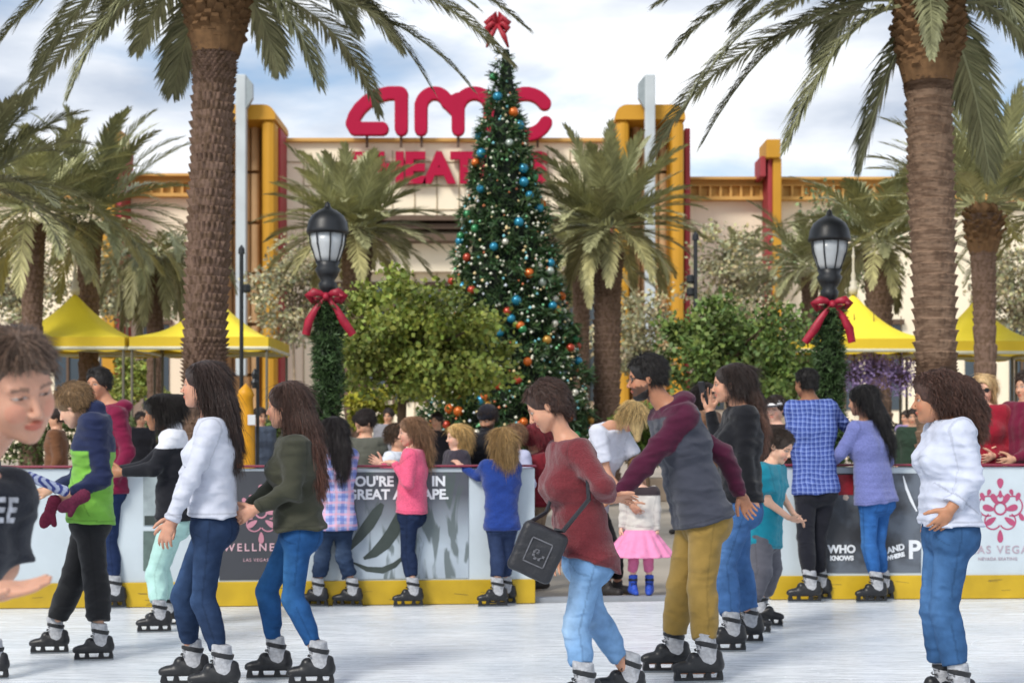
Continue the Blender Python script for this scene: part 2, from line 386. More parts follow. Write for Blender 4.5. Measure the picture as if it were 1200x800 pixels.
M_BOARD = mat('board_white', '#b9c4cb', .4, .09, 2.2, .08, 30, spec=.4)
M_YEL = mat('kick_yellow', '#b9991f', .45, .2, 3, .05, 40)
M_RED = mat('rail_crimson', '#7c2a3d', .4, .08, 5)
def text_mesh(txt, size, bold=0.0, ext=0.002, spacing=1.0, align='CENTER'):
    cu = bpy.data.curves.new('lettering', 'FONT'); cu.body = txt; cu.size = size; cu.offset = bold; cu.extrude = ext
    cu.align_x = align; cu.space_character = spacing; cu.resolution_u = 4
    ob = bpy.data.objects.new('tmp_text', cu); col.objects.link(ob)
    dg = bpy.context.evaluated_depsgraph_get(); me = bpy.data.meshes.new_from_object(ob.evaluated_get(dg))
    bpy.data.objects.remove(ob); bpy.data.curves.remove(cu)
    me.transform(Matrix.Rotation(R(90), 4, 'X')); return me
def barrier(A, B, label):
    d = B-A; Ln = d.length; an = math.atan2(d.y, d.x)
    e = empty('rink_barrier', A, label, 'barrier', rz=an)
    m = MB(); n = max(1, round(Ln/2.0)); w_ = Ln/n
    for i in range(n): m.box((w_*(i+.5), .04, .62), (w_-.006, .08, .86))
    m.build('board_panel', M_BOARD, e, bevel=.004)
    m = MB(); m.box((Ln/2, .035, .10), (Ln, .11, .185)); m.build('kick_plate', M_YEL, e, bevel=.006)
    m = MB(); m.box((Ln/2, .04, 1.066), (Ln+.02, .13, .016)); m.build('cap_rail', M_RED, e, bevel=.006)
    m = MB(); rsb = random.Random(int(Ln*10))
    for i in range(int(Ln*9)):
        x = rsb.uniform(.1, Ln-.2); z = rsb.uniform(.02, .17); l_ = rsb.uniform(.02, .14); dz = rsb.uniform(-.015, .015); t_ = rsb.uniform(.001, .0035)
        m.add([(x, -.0212-.0001*(i % 8), z), (x+l_, -.0212-.0001*(i % 8), z+dz), (x+l_, -.0212-.0001*(i % 8), z+dz+t_), (x, -.0212-.0001*(i % 8), z+t_)], [(0, 1, 2, 3)])
    m.build('scuff_marks', mat('scuff', '#57503a', .8), e)
    m = MB()
    for i in range(n+1): m.box((min(max(w_*i, .03), Ln-.03), .12, .52), (.05, .07, 1.0))
    m.build('frame_post', mat('galv', '#888c90', .4, .1, 8, metal=.6), e)
    return e, an
BL, anL = barrier(PL0, PL1, 'long white rink barrier with yellow kick plate, left of the opening')
BR, anR = barrier(PR0, PR1, 'white rink barrier with crimson crest, right of the opening')
def bcoord(A, an, px):
    """distance along the barrier seen at photo column px"""
    dx, dy = math.cos(an), math.sin(an); k = (px-CX)/FPX       # A.x+t dx = k (A.y + t dy)
    return (k*A.y-A.x)/(dx-k*dy)
def banner(A, an, e, px0, px1, z0, z1, m, y=-.0035):
    a, b = bcoord(A, an, px0), bcoord(A, an, px1)
    mb = MB(); mb.box(((a+b)/2, y, (z0+z1)/2), (b-a, .006, z1-z0)); return mb.build('banner', m, e), a, b
def letters(par, txt, x, z, size, m, y=-.009, **k):
    me = text_mesh(txt, size, **k); return link('lettering', me, m, par, (x, y, z))
M_WT = mat('print_white', '#d9dde2', .5, .03); M_CH = mat('banner_charcoal', '#3e4046', .55, .08, 4)
M_CRIM = mat('print_crimson', '#a6486a', .55, .1)
# banner 1: charcoal, crest and words
b1, a, b = banner(PL0, anL, BL, 257, 349, .205, 1.03, M_CH)
letters(b1, 'WELLNESS', (a+b)/2-.02, .425, .082, mat('print_pink', '#c9a4ad', .5), bold=.0012, spacing=1.35)
letters(b1, 'LAS VEGAS', (a+b)/2-.02, .345, .034, MATS['print_pink'], spacing=1.2)
def crest(par, cx, cz, k, m, y=-.009):
    mb = MB()
    def petal(x, z, a, l, w_):
        pts = []
        for i in range(16):
            t = 2*math.pi*i/16; u, v_ = l*(.5+.5*math.cos(t)), w_*math.sin(t)*(1+.35*math.cos(t)); pts.append((cx+k*(x+u*math.cos(a)-v_*math.sin(a)), cz+k*(z+u*math.sin(a)+v_*math.cos(a))))
        pts = pts[::-1]; mb.prism(pts, y-.0015-.0001*len(mb.f) % .001, y)
    def arc(x, z, r, a0, a1, w_=.022):
        n = 12
        for i in range(n):
            t0, t1 = a0+(a1-a0)*i/n, a0+(a1-a0)*(i+1)/n
            q = [(x+r*math.cos(t0), z+r*math.sin(t0)), (x+r*math.cos(t1), z+r*math.sin(t1)), (x+(r-w_)*math.cos(t1), z+(r-w_)*math.sin(t1)), (x+(r-w_)*math.cos(t0), z+(r-w_)*math.sin(t0))]
            mb.prism([(cx+k*u, cz+k*v_) for u, v_ in q], y-.0012, y)
    petal(0, .36, math.pi/2, .16, .05); petal(0, .33, -math.pi/2, .12, .03); petal(0, -.3, -math.pi/2, .2, .045)
    for s in (1, -1):
        sa = (lambda a: a) if s > 0 else (lambda a: math.pi-a)
        petal(.04*s, .1, sa(R(60)), .2, .045); petal(.09*s, .02, sa(R(15)), .2, .05); petal(.07*s, -.1, sa(R(-35)), .2, .045)
        petal(.26*s, .16, sa(R(70)), .14, .035); petal(.3*s, -.02, sa(R(-60)), .15, .035); petal(.2*s, .25, sa(R(110)), .1, .03)
        arc(.2*s, .08, .17, sa(R(-110)), sa(R(120))); arc(.12*s, -.16, .14, sa(R(-150)), sa(R(60)))
    arc(0, .04, .11, 0, 2*math.pi, .03); arc(0, .2, .07, 0, 2*math.pi, .02)
    mb.build('crest', m, par)
crest(b1, (a+b)/2+.02, .70, .44, mat('print_rose', '#b9808f', .5))
# banner 2: printed photograph of a skater's legs, dark at the top
def photo_print():
    m = mat('banner_photo', '#8d98a0', .5, .05, 5); t = m.node_tree; b_ = t.nodes['Principled BSDF']
    tcn = N(t, 'ShaderNodeTexCoord'); sx = N(t, 'ShaderNodeSeparateXYZ'); L(t, tcn.outputs['Object'], sx.inputs[0])
    mr = N(t, 'ShaderNodeMapRange'); mr.inputs['From Min'].default_value = .45; mr.inputs['From Max'].default_value = .85; L(t, sx.outputs[2], mr.inputs[0])
    mm = N(t, 'ShaderNodeMix', data_type='RGBA'); L(t, mr.outputs[0], mm.inputs[0]); mm.inputs[6].default_value = (*s2l('#a9b5c0'), 1); mm.inputs[7].default_value = (*s2l('#4b4e56'), 1)
    mp_ = N(t, 'ShaderNodeMapping'); mp_.inputs['Rotation'].default_value = (0, R(35), 0); mp_.inputs['Scale'].default_value = (9, 1, 2.2)
    nn = N(t, 'ShaderNodeTexNoise'); nn.inputs['Scale'].default_value = 1.0; nn.inputs['Detail'].default_value = 3; nn.inputs['Distortion'].default_value = .6
    L(t, tcn.outputs['Object'], mp_.inputs[0]); L(t, mp_.outputs[0], nn.inputs['Vector'])
    r2_ = N(t, 'ShaderNodeMapRange'); r2_.inputs['From Min'].default_value = .50; r2_.inputs['From Max'].default_value = .56; r2_.inputs['To Max'].default_value = .75; L(t, nn.outputs['Fac'], r2_.inputs[0])
    m2 = N(t, 'ShaderNodeMix', data_type='RGBA'); L(t, r2_.outputs[0], m2.inputs[0]); L(t, mm.outputs[2], m2.inputs[6]); m2.inputs[7].default_value = (*s2l('#46524f'), 1)
    n3 = N(t, 'ShaderNodeTexNoise'); n3.inputs['Scale'].default_value = 2.0; n3.inputs['Detail'].default_value = 5; L(t, tcn.outputs['Object'], n3.inputs['Vector'])
    m4 = N(t, 'ShaderNodeMix', data_type='RGBA', blend_type='OVERLAY'); m4.inputs[0].default_value = .5; L(t, m2.outputs[2], m4.inputs[6]); L(t, n3.outputs['Fac'], m4.inputs[7])
    L(t, m4.outputs[2], b_.inputs['Base Color']); return m
b2, a, b = banner(PL0, anL, BL, 404, 549, .205, 1.02, photo_print())
sxm = (b-a)/145.0
def bl(px): return a+(px-404)*sxm
letters(b2, "YOU'RE  ALL  IN", bl(464), .915, .105, M_WT, bold=.004, spacing=1.0)
letters(b2, 'GREAT A SHAPE.', bl(466), .815, .105, M_WT, bold=.004, spacing=1.0)
m_ = MB()
def sw(par, m, pts, w0, name='printed_swoosh'):
    mb = MB(); n = len(pts)
    P_ = [Vector((x, 0, z)) for x, z in pts]
    up = []; dn = []
    for i, p in enumerate(P_):
        t = (P_[min(i+1, n-1)]-P_[max(i-1, 0)]).normalized(); nn = Vector((-t.z, 0, t.x)); wd = w0*math.sin(math.pi*(i+.4)/(n))
        up.append((p+nn*wd)); dn.append((p-nn*wd))
    poly = [(v.x, v.z) for v in up]+[(v.x, v.z) for v in reversed(dn)]
    for i in range(n-1):
        q = [(up[i].x, up[i].z), (up[i+1].x, up[i+1].z), (dn[i+1].x, dn[i+1].z), (dn[i].x, dn[i].z)]; mb.prism(q, -.0085, -.0072)
    return mb.build(name, m, par)
M_DK = mat('print_dark', '#39423f', .5, .25, 6)
sw(b2, M_DK, [(bl(408), .42), (bl(420), .52), (bl(432), .62), (bl(442), .72), (bl(448), .78)], .045)
sw(b2, M_DK, [(bl(426), .36), (bl(438), .40), (bl(450), .47), (bl(460), .56), (bl(468), .68), (bl(472), .76)], .05)
sw(b2, M_DK, [(bl(414), .33), (bl(430), .28), (bl(448), .27), (bl(462), .31), (bl(474), .38)], .025)
# small posters further left
b0, a0, b0b = banner(PL0, anL, BL, 168, 192, .62, 1.0, mat('poster_grey', '#8e999c', .5, .25, 8)); m_ = MB(); m_.box(((a0+b0b)/2, -.008, .66), (b0b-a0-.02, .003, .07)); m_.build('poster_band', M_DK, b0)
b00, a0, b0b = banner(PL0, anL, BL, 168, 186, .28, .58, mat('poster_green', '#5a6b66', .5, .3, 10))
# banner 3 on the right
b3, a, b = banner(PR0, anR, BR, 966, 1079, .215, 1.0, mat('banner_slate', '#3b3d42', .55, .2, 3, color2='#5b626c'))
sx3 = (b-a)/113.0
def br(px): return a+(px-966)*sx3
letters(b3, 'WHO', br(986), .375, .085, M_WT, bold=.004); letters(b3, 'KNOWS', br(986), .315, .05, M_WT, bold=.003)
t1 = letters(b3, 'AND', br(1050), .385, .065, M_WT, bold=.003); t2 = letters(b3, 'WHERE', br(1049), .33, .045, M_WT, bold=.003)
for t_ in (t1, t2): t_.rotation_euler = (0, R(-14), 0)
letters(b3, 'P', br(1071), .33, .2, M_WT, bold=.006)
sw(b3, M_WT, [(br(1058), .98), (br(1062), .88), (br(1068), .78), (br(1074), .70)], .012)
m_ = MB(); m_.box((br(990), -.008, .91), (.13, .003, .16)); m_.build('printed_patch', mat('print_red', '#8e1f2a', .5, .3, 20), b3)
sw(b3, mat('print_pale', '#c9b7ab', .5), [(br(990), .84), (br(991), .81), (br(990), .79)], .025)
# crest on the right
e4 = bpy.data.objects.new('crest_print', None); col.objects.link(e4); e4.parent = BR
cx = bcoord(PR0, anR, 1172)
crest(e4, cx, .70, .50, M_CRIM, -.002)
letters(e4, 'LAS VEGAS', cx+.02, .365, .088, mat('print_mauve', '#a99aa6', .5), y=-.003, bold=.0008, spacing=1.25)
letters(e4, 'NEVADA SKATING', cx-.02, .31, .035, MATS['print_mauve'], y=-.003, spacing=1.1)

# ------------------------------------------------------------------ the cinema
M_CREAM = mat('stucco_cream', '#f0e4cb', .85, .06, .35, .25, 6, mapping=(1, 1, .25))
M_TAN = mat('cornice_tan', '#c79c58', .8, .1, .6, .2, 8)
M_GOLD = mat('tower_gold', '#bd8a22', .6, .08, .5, .1, 8)
M_BRICK = mat('fin_red', '#96343a', .65, .1, .5)
M_WOOD = mat('panel_brown', '#a5855c', .7, .25, .5, color2='#8a6a46')
M_POLE = mat('pole_grey', '#b4bcc0', .45, .08, 1)
M_GLS = mat('dark_glass', '#34424c', .12, .2, .3, spec=.8)
M_DBR = mat('moulding_brown', '#5c4a3c', .7, .1)
CIN = empty('cinema_building', (0, 74, 0), 'cream cinema building with two golden towers, red fins and a big crimson sign', 'building')
def blk(name, m, px0, px1, py0, py1, Y, dep, par=CIN, bev=.03, group=None):
    """a block whose FRONT face covers these photo pixels at distance Y"""
    mb = group or MB(); p = at(px0, py0, Y); q = at(px1, py1, Y); ox, oy = par.location.x, par.location.y
    z0 = max(q[2], 0) if py1 < 560 else 0
    mb.box(((p[0]+q[0])/2-ox, Y+dep/2-oy, (p[2]+z0)/2), (abs(q[0]-p[0]), dep, abs(p[2]-z0)))
    if group is None: return mb.build(name, m, par, bevel=bev)
blk('wall', M_CREAM, 300, 745, 166, 600, 74, 14)
blk('parapet', M_TAN, 298, 747, 161.5, 166, 73.7, 14.3)
m = MB()
for px in range(330, 725, 26): p_ = at(px, 0, 73.98); m.box((p_[0], -.02, 7.5), (.05, .05, 14.8))
for py in (190, 218, 246): m.box((at(522, 0, 74)[0], -.021, at(0, py, 74)[2]), (17.9, .05, .05))
m.build('wall_joints', mat('joint_grey', '#a8987c', .9), CIN)
m = MB()
for y0, y1, dp in ((252, 258, 1.6), (262, 268, 1.3), (274, 282, 1.9)): blk('', None, 372, 725, y0, y1, 74-dp, dp-.01, group=m)
m.build('marquee_moulding', M_DBR, CIN)
m = MB(); blk('', None, 372, 725, 282, 318, 73.2, .78, group=m); m.build('marquee_band', M_CREAM, CIN)
for i in range(9):
    x = 385+i*38; mb = MB(); blk('', None, x, x+30, 335, 470, 73.93, .05, group=mb); wn = mb.build('window', M_GLS, CIN)
    mb = MB()
    for xx in (x-1.5, x+14, x+28.5): blk('', None, xx, xx+3, 333, 472, 73.8, .12, group=mb)
    blk('', None, x-1, x+31, 330, 335, 73.8, .12, group=mb); mb.build('frame', M_DBR, wn)
for side, X0, X1, ytop in ((1, 795, 1420, 207), (-1, -220, 250, 203)):
    blk('wing_wall', M_CREAM, X0, X1, ytop+26, 600, 76, 12)
    m = MB(); blk('', None, X0, X1, ytop, ytop+3, 75.2, 12.8, group=m); blk('', None, X0, X1, ytop+23, ytop+27, 75.4, 1, group=m); blk('', None, X0, X1, ytop+9, ytop+11, 75.6, 1, group=m)
    blk('', None, X0, X1, ytop+3, ytop+9, 75.7, 1, group=m)
    for i in range(int((X1-X0)/12)): blk('', None, X0+i*12, X0+i*12+3, ytop+11, ytop+23, 75.6, .5, group=m)
    m.build('cornice', M_TAN, CIN)
    blk('cornice_back', mat('cornice_gold', '#c9a05a', .8, .1, .6), X0, X1, ytop+11, ytop+23, 75.9, 12)
    for i in range(12):
        x = X0+24+i*52
        if x > X1-40: break
        mb = MB(); blk('', None, x, x+30, 380, 480, 75.93, .1, group=mb); wn = mb.build('window', M_GLS, CIN)
        mb = MB(); blk('', None, x-3, x+33, 374, 380, 75.7, .25, group=mb); blk('', None, x+13.5, x+16.5, 380, 480, 75.82, .1, group=mb); mb.build('frame', M_DBR, wn)
def tower(cx, s):
    t = bpy.data.objects.new('tower', None); col.objects.link(t); t.parent = CIN
    lx = CIN.location
    def b2_(name, m, x0, x1, y0, y1, Y, dep, bev=.05):
        mb = MB(); p = at(x0, y0, Y); q = at(x1, y1, Y); z0 = 0 if y1 > 560 else q[2]
        mb.box(((p[0]+q[0])/2-lx.x, Y+dep/2-lx.y, (p[2]+z0)/2), (abs(q[0]-p[0]), dep, abs(p[2]-z0))); return mb.build(name, m, t, bevel=bev)
    b2_('post', M_GOLD, cx-40, cx-24, 139, 600, 71, 4, .25); b2_('post', M_GOLD, cx+24, cx+40, 139, 600, 71, 4, .25)
    # rounded top beam
    mb = MB(); p0 = at(cx-41, 123, 71); p1 = at(cx+41, 140.5, 71); r = .55; poly = []
    for (ux, uz, a0) in ((p1[0]-r, p0[2]-r, 0), (p0[0]+r, p0[2]-r, 90)):
        for i in range(7): a_ = R(a0+i*15); poly.append((ux+r*math.cos(a_), uz+r*math.sin(a_)))
    poly += [(p0[0], p1[2]), (p1[0], p1[2])]
    mb.prism(poly[::-1], 70.9-lx.y, 75.1-lx.y); mb.build('top_beam', M_GOLD, t)
    b2_('back_panel', M_WOOD, cx-24, cx+24, 140, 600, 73.2, 1.5)
    mb = MB()
    for k in (-16, -5.5, 5.5, 16):
        p = at(cx+k, 142, 72.6); z = p[2]
        while z > 1:
            mb.tube([(p[0], 72.9-lx.y, z-2.3), (p[0], 72.9-lx.y, z-.06)], .20*1.0 if abs(k) > 8 else .19, 12); z -= 2.4
    mb.build('half_column', mat('column_tan', '#c2a077', .7, .2, .6), t, smooth=False)
    b2_('side_fin', M_BRICK, cx+40.4, cx+47, 150, 600, 72, 3); b2_('side_fin', M_BRICK, cx-47, cx-40.4, 150, 600, 72, 3)
    b2_('mast', M_POLE, cx-6, cx+6, 87, 440, 70.2, .5, .05)
    # blade beside the mast with a slanted top
    p = at(cx, 0, 70.3); x0 = (cx+s*6-CX)/FPX*70.3; x1 = (cx+s*14-CX)/FPX*70.3; zt = at(0, 88, 70.3)[2]; zt2 = at(0, 98, 70.3)[2]; zb = at(0, 128, 70.3)[2]
    mb = MB(); poly = [(x0, zb), (x1, zb+.5), (x1, zt2), (x0, zt)]
    if x1 < x0: poly = poly[::-1]
    mb.prism(poly, 70.25-lx.y, 70.6-lx.y); mb.build('mast_blade', mat('pole_dark_grey', '#8e989c', .45), t)  # blade in a darker grey than the mast
tower(282, 1); tower(762, -1)
for px, yt, rs in ((907, 163, -1), (131, 150, 1)):
    t = bpy.data.objects.new('pylon', None); col.objects.link(t); t.parent = CIN
    def b3_(name, m, x0, x1, y0, y1, Y, dep):
        mb = MB(); p = at(x0, y0, Y); q = at(x1, y1, Y); z0 = 0 if y1 > 560 else q[2]
        mb.box(((p[0]+q[0])/2, Y+dep/2-74, (p[2]+z0)/2), (abs(q[0]-p[0]), dep, abs(p[2]-z0))); mb.build(name, m, t, bevel=.05)
    b3_('cap_block', M_GOLD, px-9, px+8, yt, yt+22, 73.6, 2.2)
    b3_('shaft', M_GOLD, px-1 if rs < 0 else px-12, px+9 if rs < 0 else px+3, yt+22.3, 600, 73.8, 2)
    b3_('red_shaft', M_BRICK, px-7 if rs < 0 else px+3.2, px-1.2 if rs < 0 else px+12, yt+22.3, 600, 74.0, 1.8)
    b3_('red_block', M_BRICK, px-16 if rs < 0 else px+8.2, px-9.2 if rs < 0 else px+15, yt+20, yt+44, 73.9, 1.8)
# crimson sign on the roof and wall
SIGN = empty('cinema_sign', (0, 73, 0), 'crimson amc theatres lettering standing on the cinema roof and wall', 'sign')
M_CRM = mat('sign_crimson', '#a40a38', .6, .06, .6, spec=.2)
def stroke_letter(paths, th, Y=73.2, dep=.5, v=.055, name='letter'):
    P3 = [[A3(at(x, y, Y)) for x, y in p] for p in paths]; allp = np.concatenate([np.array(p) for p in P3]); r = th/2/FPX*Y
    def f(p):
        q = p.copy(); q[:, 1] = Y; d = None
        for P_ in P3:
            for i in range(len(P_)-1):
                c = cap(q, P_[i], P_[i+1], r, r); d = c if d is None else np.minimum(d, c)
        return np.maximum(d, np.abs(p[:, 1]-Y)-dep/2)
    V, Q = surfnet(f, allp.min(0)-r-.3, allp.max(0)+r+.3, v)
    V = V-A3((0, 73, 0)); me = mesh_np(name, V, Q, False); return link(name, me, M_CRM, SIGN)
def arcpts(cx, cy, rx, ry, a0, a1, n=14): return [(cx+rx*math.cos(R(a0+(a1-a0)*i/n)), cy-ry*math.sin(R(a0+(a1-a0)*i/n))) for i in range(n+1)]
TH = 15.5
stroke_letter([[(448, 151.5), (416, 151.5)], [(416, 151.5), (413, 146), (416, 137), (422, 128), (431, 119.5), (443, 113), (456, 110), (469, 110), (471, 112)], [(470.5, 111), (470.5, 152)]], TH)
stroke_letter([[(493.5, 152), (493.5, 124)], arcpts(509.5, 127, 16, 17, 180, 20), [(525, 121), (535, 131)], [(537, 152), (537, 120)], arcpts(556, 127, 18, 17, 160, 0), [(574, 127), (574, 152)], [(530, 121), (537, 117)]], TH)
stroke_letter([arcpts(616, 134.5, 26, 24, 31, 335, 24)], TH)
me_w = {}
for i, ch_ in enumerate('THEATRES'):
    me = text_mesh(ch_, 1.95, bold=.10, ext=.12); p = at(428+i*28.9, 212.5, 73.5)
    link('letter', me, M_CRM, SIGN, (p[0], .62, p[2]))
mb = MB()
for px in (430, 470, 494, 537, 574, 600, 630): p = at(px, 158, 73.6); mb.box((p[0], .62, p[2]-.1), (.12, .12, 1.0))
mb.build('sign_bracket', M_DBR, SIGN)
# ------------------------------------------------------------------ palms, leafy trees, the Christmas tree
M_FROND = mat('palm_frond', (.24, .245, .13), attr='tint', rough=.5, var=.25, nscale=3, spec=.35)
M_FRONDL = mat('palm_frond_pale', (.37, .37, .19), attr='tint', rough=.5, var=.25, nscale=3, spec=.35)
M_BARK = mat('palm_bark', '#80685a', .95, .3, 16, .9, 34, color2='#5a4738')
M_BARK2 = mat('palm_bark_ringed', '#8c735f', .95, .3, 18, 1.0, 34, color2='#5f4b3c', mapping=(.4, .4, 1.6))
M_STUB = mat('frond_stub', '#6e5236', .9, .3, 12, .5, 30)
def frond(V, Fc, T, pts, nl, ll, lw, rs, tint, hang=.35, rach=.02, fwd=.55):
    """pts: (n,3) rachis; adds leaflets both sides as folded narrow blades"""
    pts = np.array(pts); n = len(pts); seg = np.diff(pts, axis=0); cl = np.concatenate([[0], np.cumsum(np.linalg.norm(seg, axis=1))]); Ltot = cl[-1]
    # rachis as a 3-sided tube
    o = sum(len(v) for v in V); rv = []
    for i in range(n):
        t = unit(pts[min(i+1, n-1)]-pts[max(i-1, 0)]); a = unit(np.cross(t, (0, 0, 1))+1e-6); b = np.cross(a, t); r = rach*(1-.8*i/(n-1))
        for k in range(3): rv.append(pts[i]+r*(a*math.cos(2.094*k)+b*math.sin(2.094*k)))
    V.append(np.array(rv)); T.append(np.tile(np.array(tint)*1.15, (len(rv), 1)))
    f = []
    for i in range(n-1):
        for k in range(3): f.append((o+i*3+k, o+i*3+(k+1) % 3, o+(i+1)*3+(k+1) % 3, o+(i+1)*3+k))
    Fc.append(np.array(f))
    u = np.linspace(.12, .995, nl)
    s = u*Ltot; P_ = np.stack([np.interp(s, cl, pts[:, k]) for k in range(3)], 1); P2 = np.stack([np.interp(np.minimum(s+.02, Ltot), cl, pts[:, k]) for k in range(3)], 1); P0 = np.stack([np.interp(s-.02, cl, pts[:, k]) for k in range(3)], 1)
    Tn = P2-P0; Tn /= np.linalg.norm(Tn, axis=1)[:, None]+1e-9
    Sd = np.cross(Tn, (0, 0, 1)); Sd /= np.linalg.norm(Sd, axis=1)[:, None]+1e-9; Up = np.cross(Sd, Tn)
    prof = ll*np.clip(np.sin(np.pi*np.clip(u*.80+.16, 0, 1)), .16, 1)**.7
    for sg in (1, -1):
        jit = rs.uniform(-.16, .16, (nl, 3)); ln = prof*rs.uniform(.82, 1.12, nl)
        fw = fwd+.75*u[:, None]; D = Tn*fw+Sd*sg*(1-.35*u[:, None])+Up*.22+jit; D /= np.linalg.norm(D, axis=1)[:, None]
        A_ = P_; B_ = A_+D*(ln*.55)[:, None]; D2 = D+np.array((0, 0, -1))*hang; D2 /= np.linalg.norm(D2, axis=1)[:, None]; C_ = B_+D2*(ln*.45)[:, None]
        Wd = np.cross(D, Up+jit); Wd /= np.linalg.norm(Wd, axis=1)[:, None]+1e-9; wv = Wd*lw*.5
        vs = np.stack([A_-wv*.6, A_+wv*.6, B_+wv, B_-wv, C_+wv*.12, C_-wv*.12], 1).reshape(-1, 3)
        o = sum(len(v) for v in V); V.append(vs)
        tt = np.array(tint)[None]*rs.uniform(.75, 1.25, (nl, 1)); T.append(np.repeat(tt, 6, 0))
        b = o+np.arange(nl)*6
        Fc.append(np.stack([b, b+1, b+2, b+3], 1)); Fc.append(np.stack([b+3, b+2, b+4, b+5], 1))
def curve_frond(c, az, el, Ln, droop, n=12):
    """arching rachis"""
    pts = [np.array(c, float)]; e = el
    for i in range(n):
        d = np.array((math.cos(az)*math.cos(e), math.sin(az)*math.cos(e), math.sin(e))); pts.append(pts[-1]+d*Ln/n)
        e -= droop/n*(.5+1.1*i/n); e = max(e, -1.45)
    return pts
def trunk_mesh(pts, rad, rows, cols=26, scale=.1, bark='boots', seed=1):
    """trunk with overlapping leaf-base scales pushed out of its surface"""
    rs = np.random.RandomState(seed); pts = np.array(pts); nz = rows*6; u = np.linspace(0, 1, nz+1); cl = np.linspace(0, 1, len(pts))
    C_ = np.stack([np.interp(u, cl, pts[:, k]) for k in range(3)], 1); Rr = np.interp(u, cl, rad); nk = cols*4; V = []
    row = (u*rows); rf = row-np.floor(row); ri = np.floor(row).astype(int)
    jr = rs.uniform(-.5, 1, (rows+2, cols+1))
    for i in range(nz+1):
        k = np.arange(nk); a = 2*math.pi*k/nk
        off = .5*(ri[i] % 2) if bark == 'boots' else 0.3*math.sin(ri[i]*1.7)
        cc = (k/4+off+ri[i]*.13) % cols; cf = cc-np.floor(cc); ci = np.floor(cc).astype(int) % cols
        if bark == 'boots': bump = (1-np.abs(cf-.5)*2)**.6*(rf[i]**.8)*(1+jr[ri[i], ci])
        else: bump = (rf[i]**1.5)*(.75+.5*jr[ri[i], ci])*(.8+.4*(1-np.abs(cf-.5)*2))
        r = Rr[i]*(1+scale*bump)
        V.append(np.stack([C_[i, 0]+r*np.cos(a), C_[i, 1]+r*np.sin(a), np.full(nk, C_[i, 2])+Rr[i]*scale*.25*bump], 1))
    V = np.concatenate(V); i, k = np.meshgrid(np.arange(nz), np.arange(nk), indexing='ij'); i = i.ravel(); k = k.ravel(); k2 = (k+1) % nk
    Q = np.stack([i*nk+k, i*nk+k2, (i+1)*nk+k2, (i+1)*nk+k], 1)
    return mesh_np('trunk', V, Q, False)
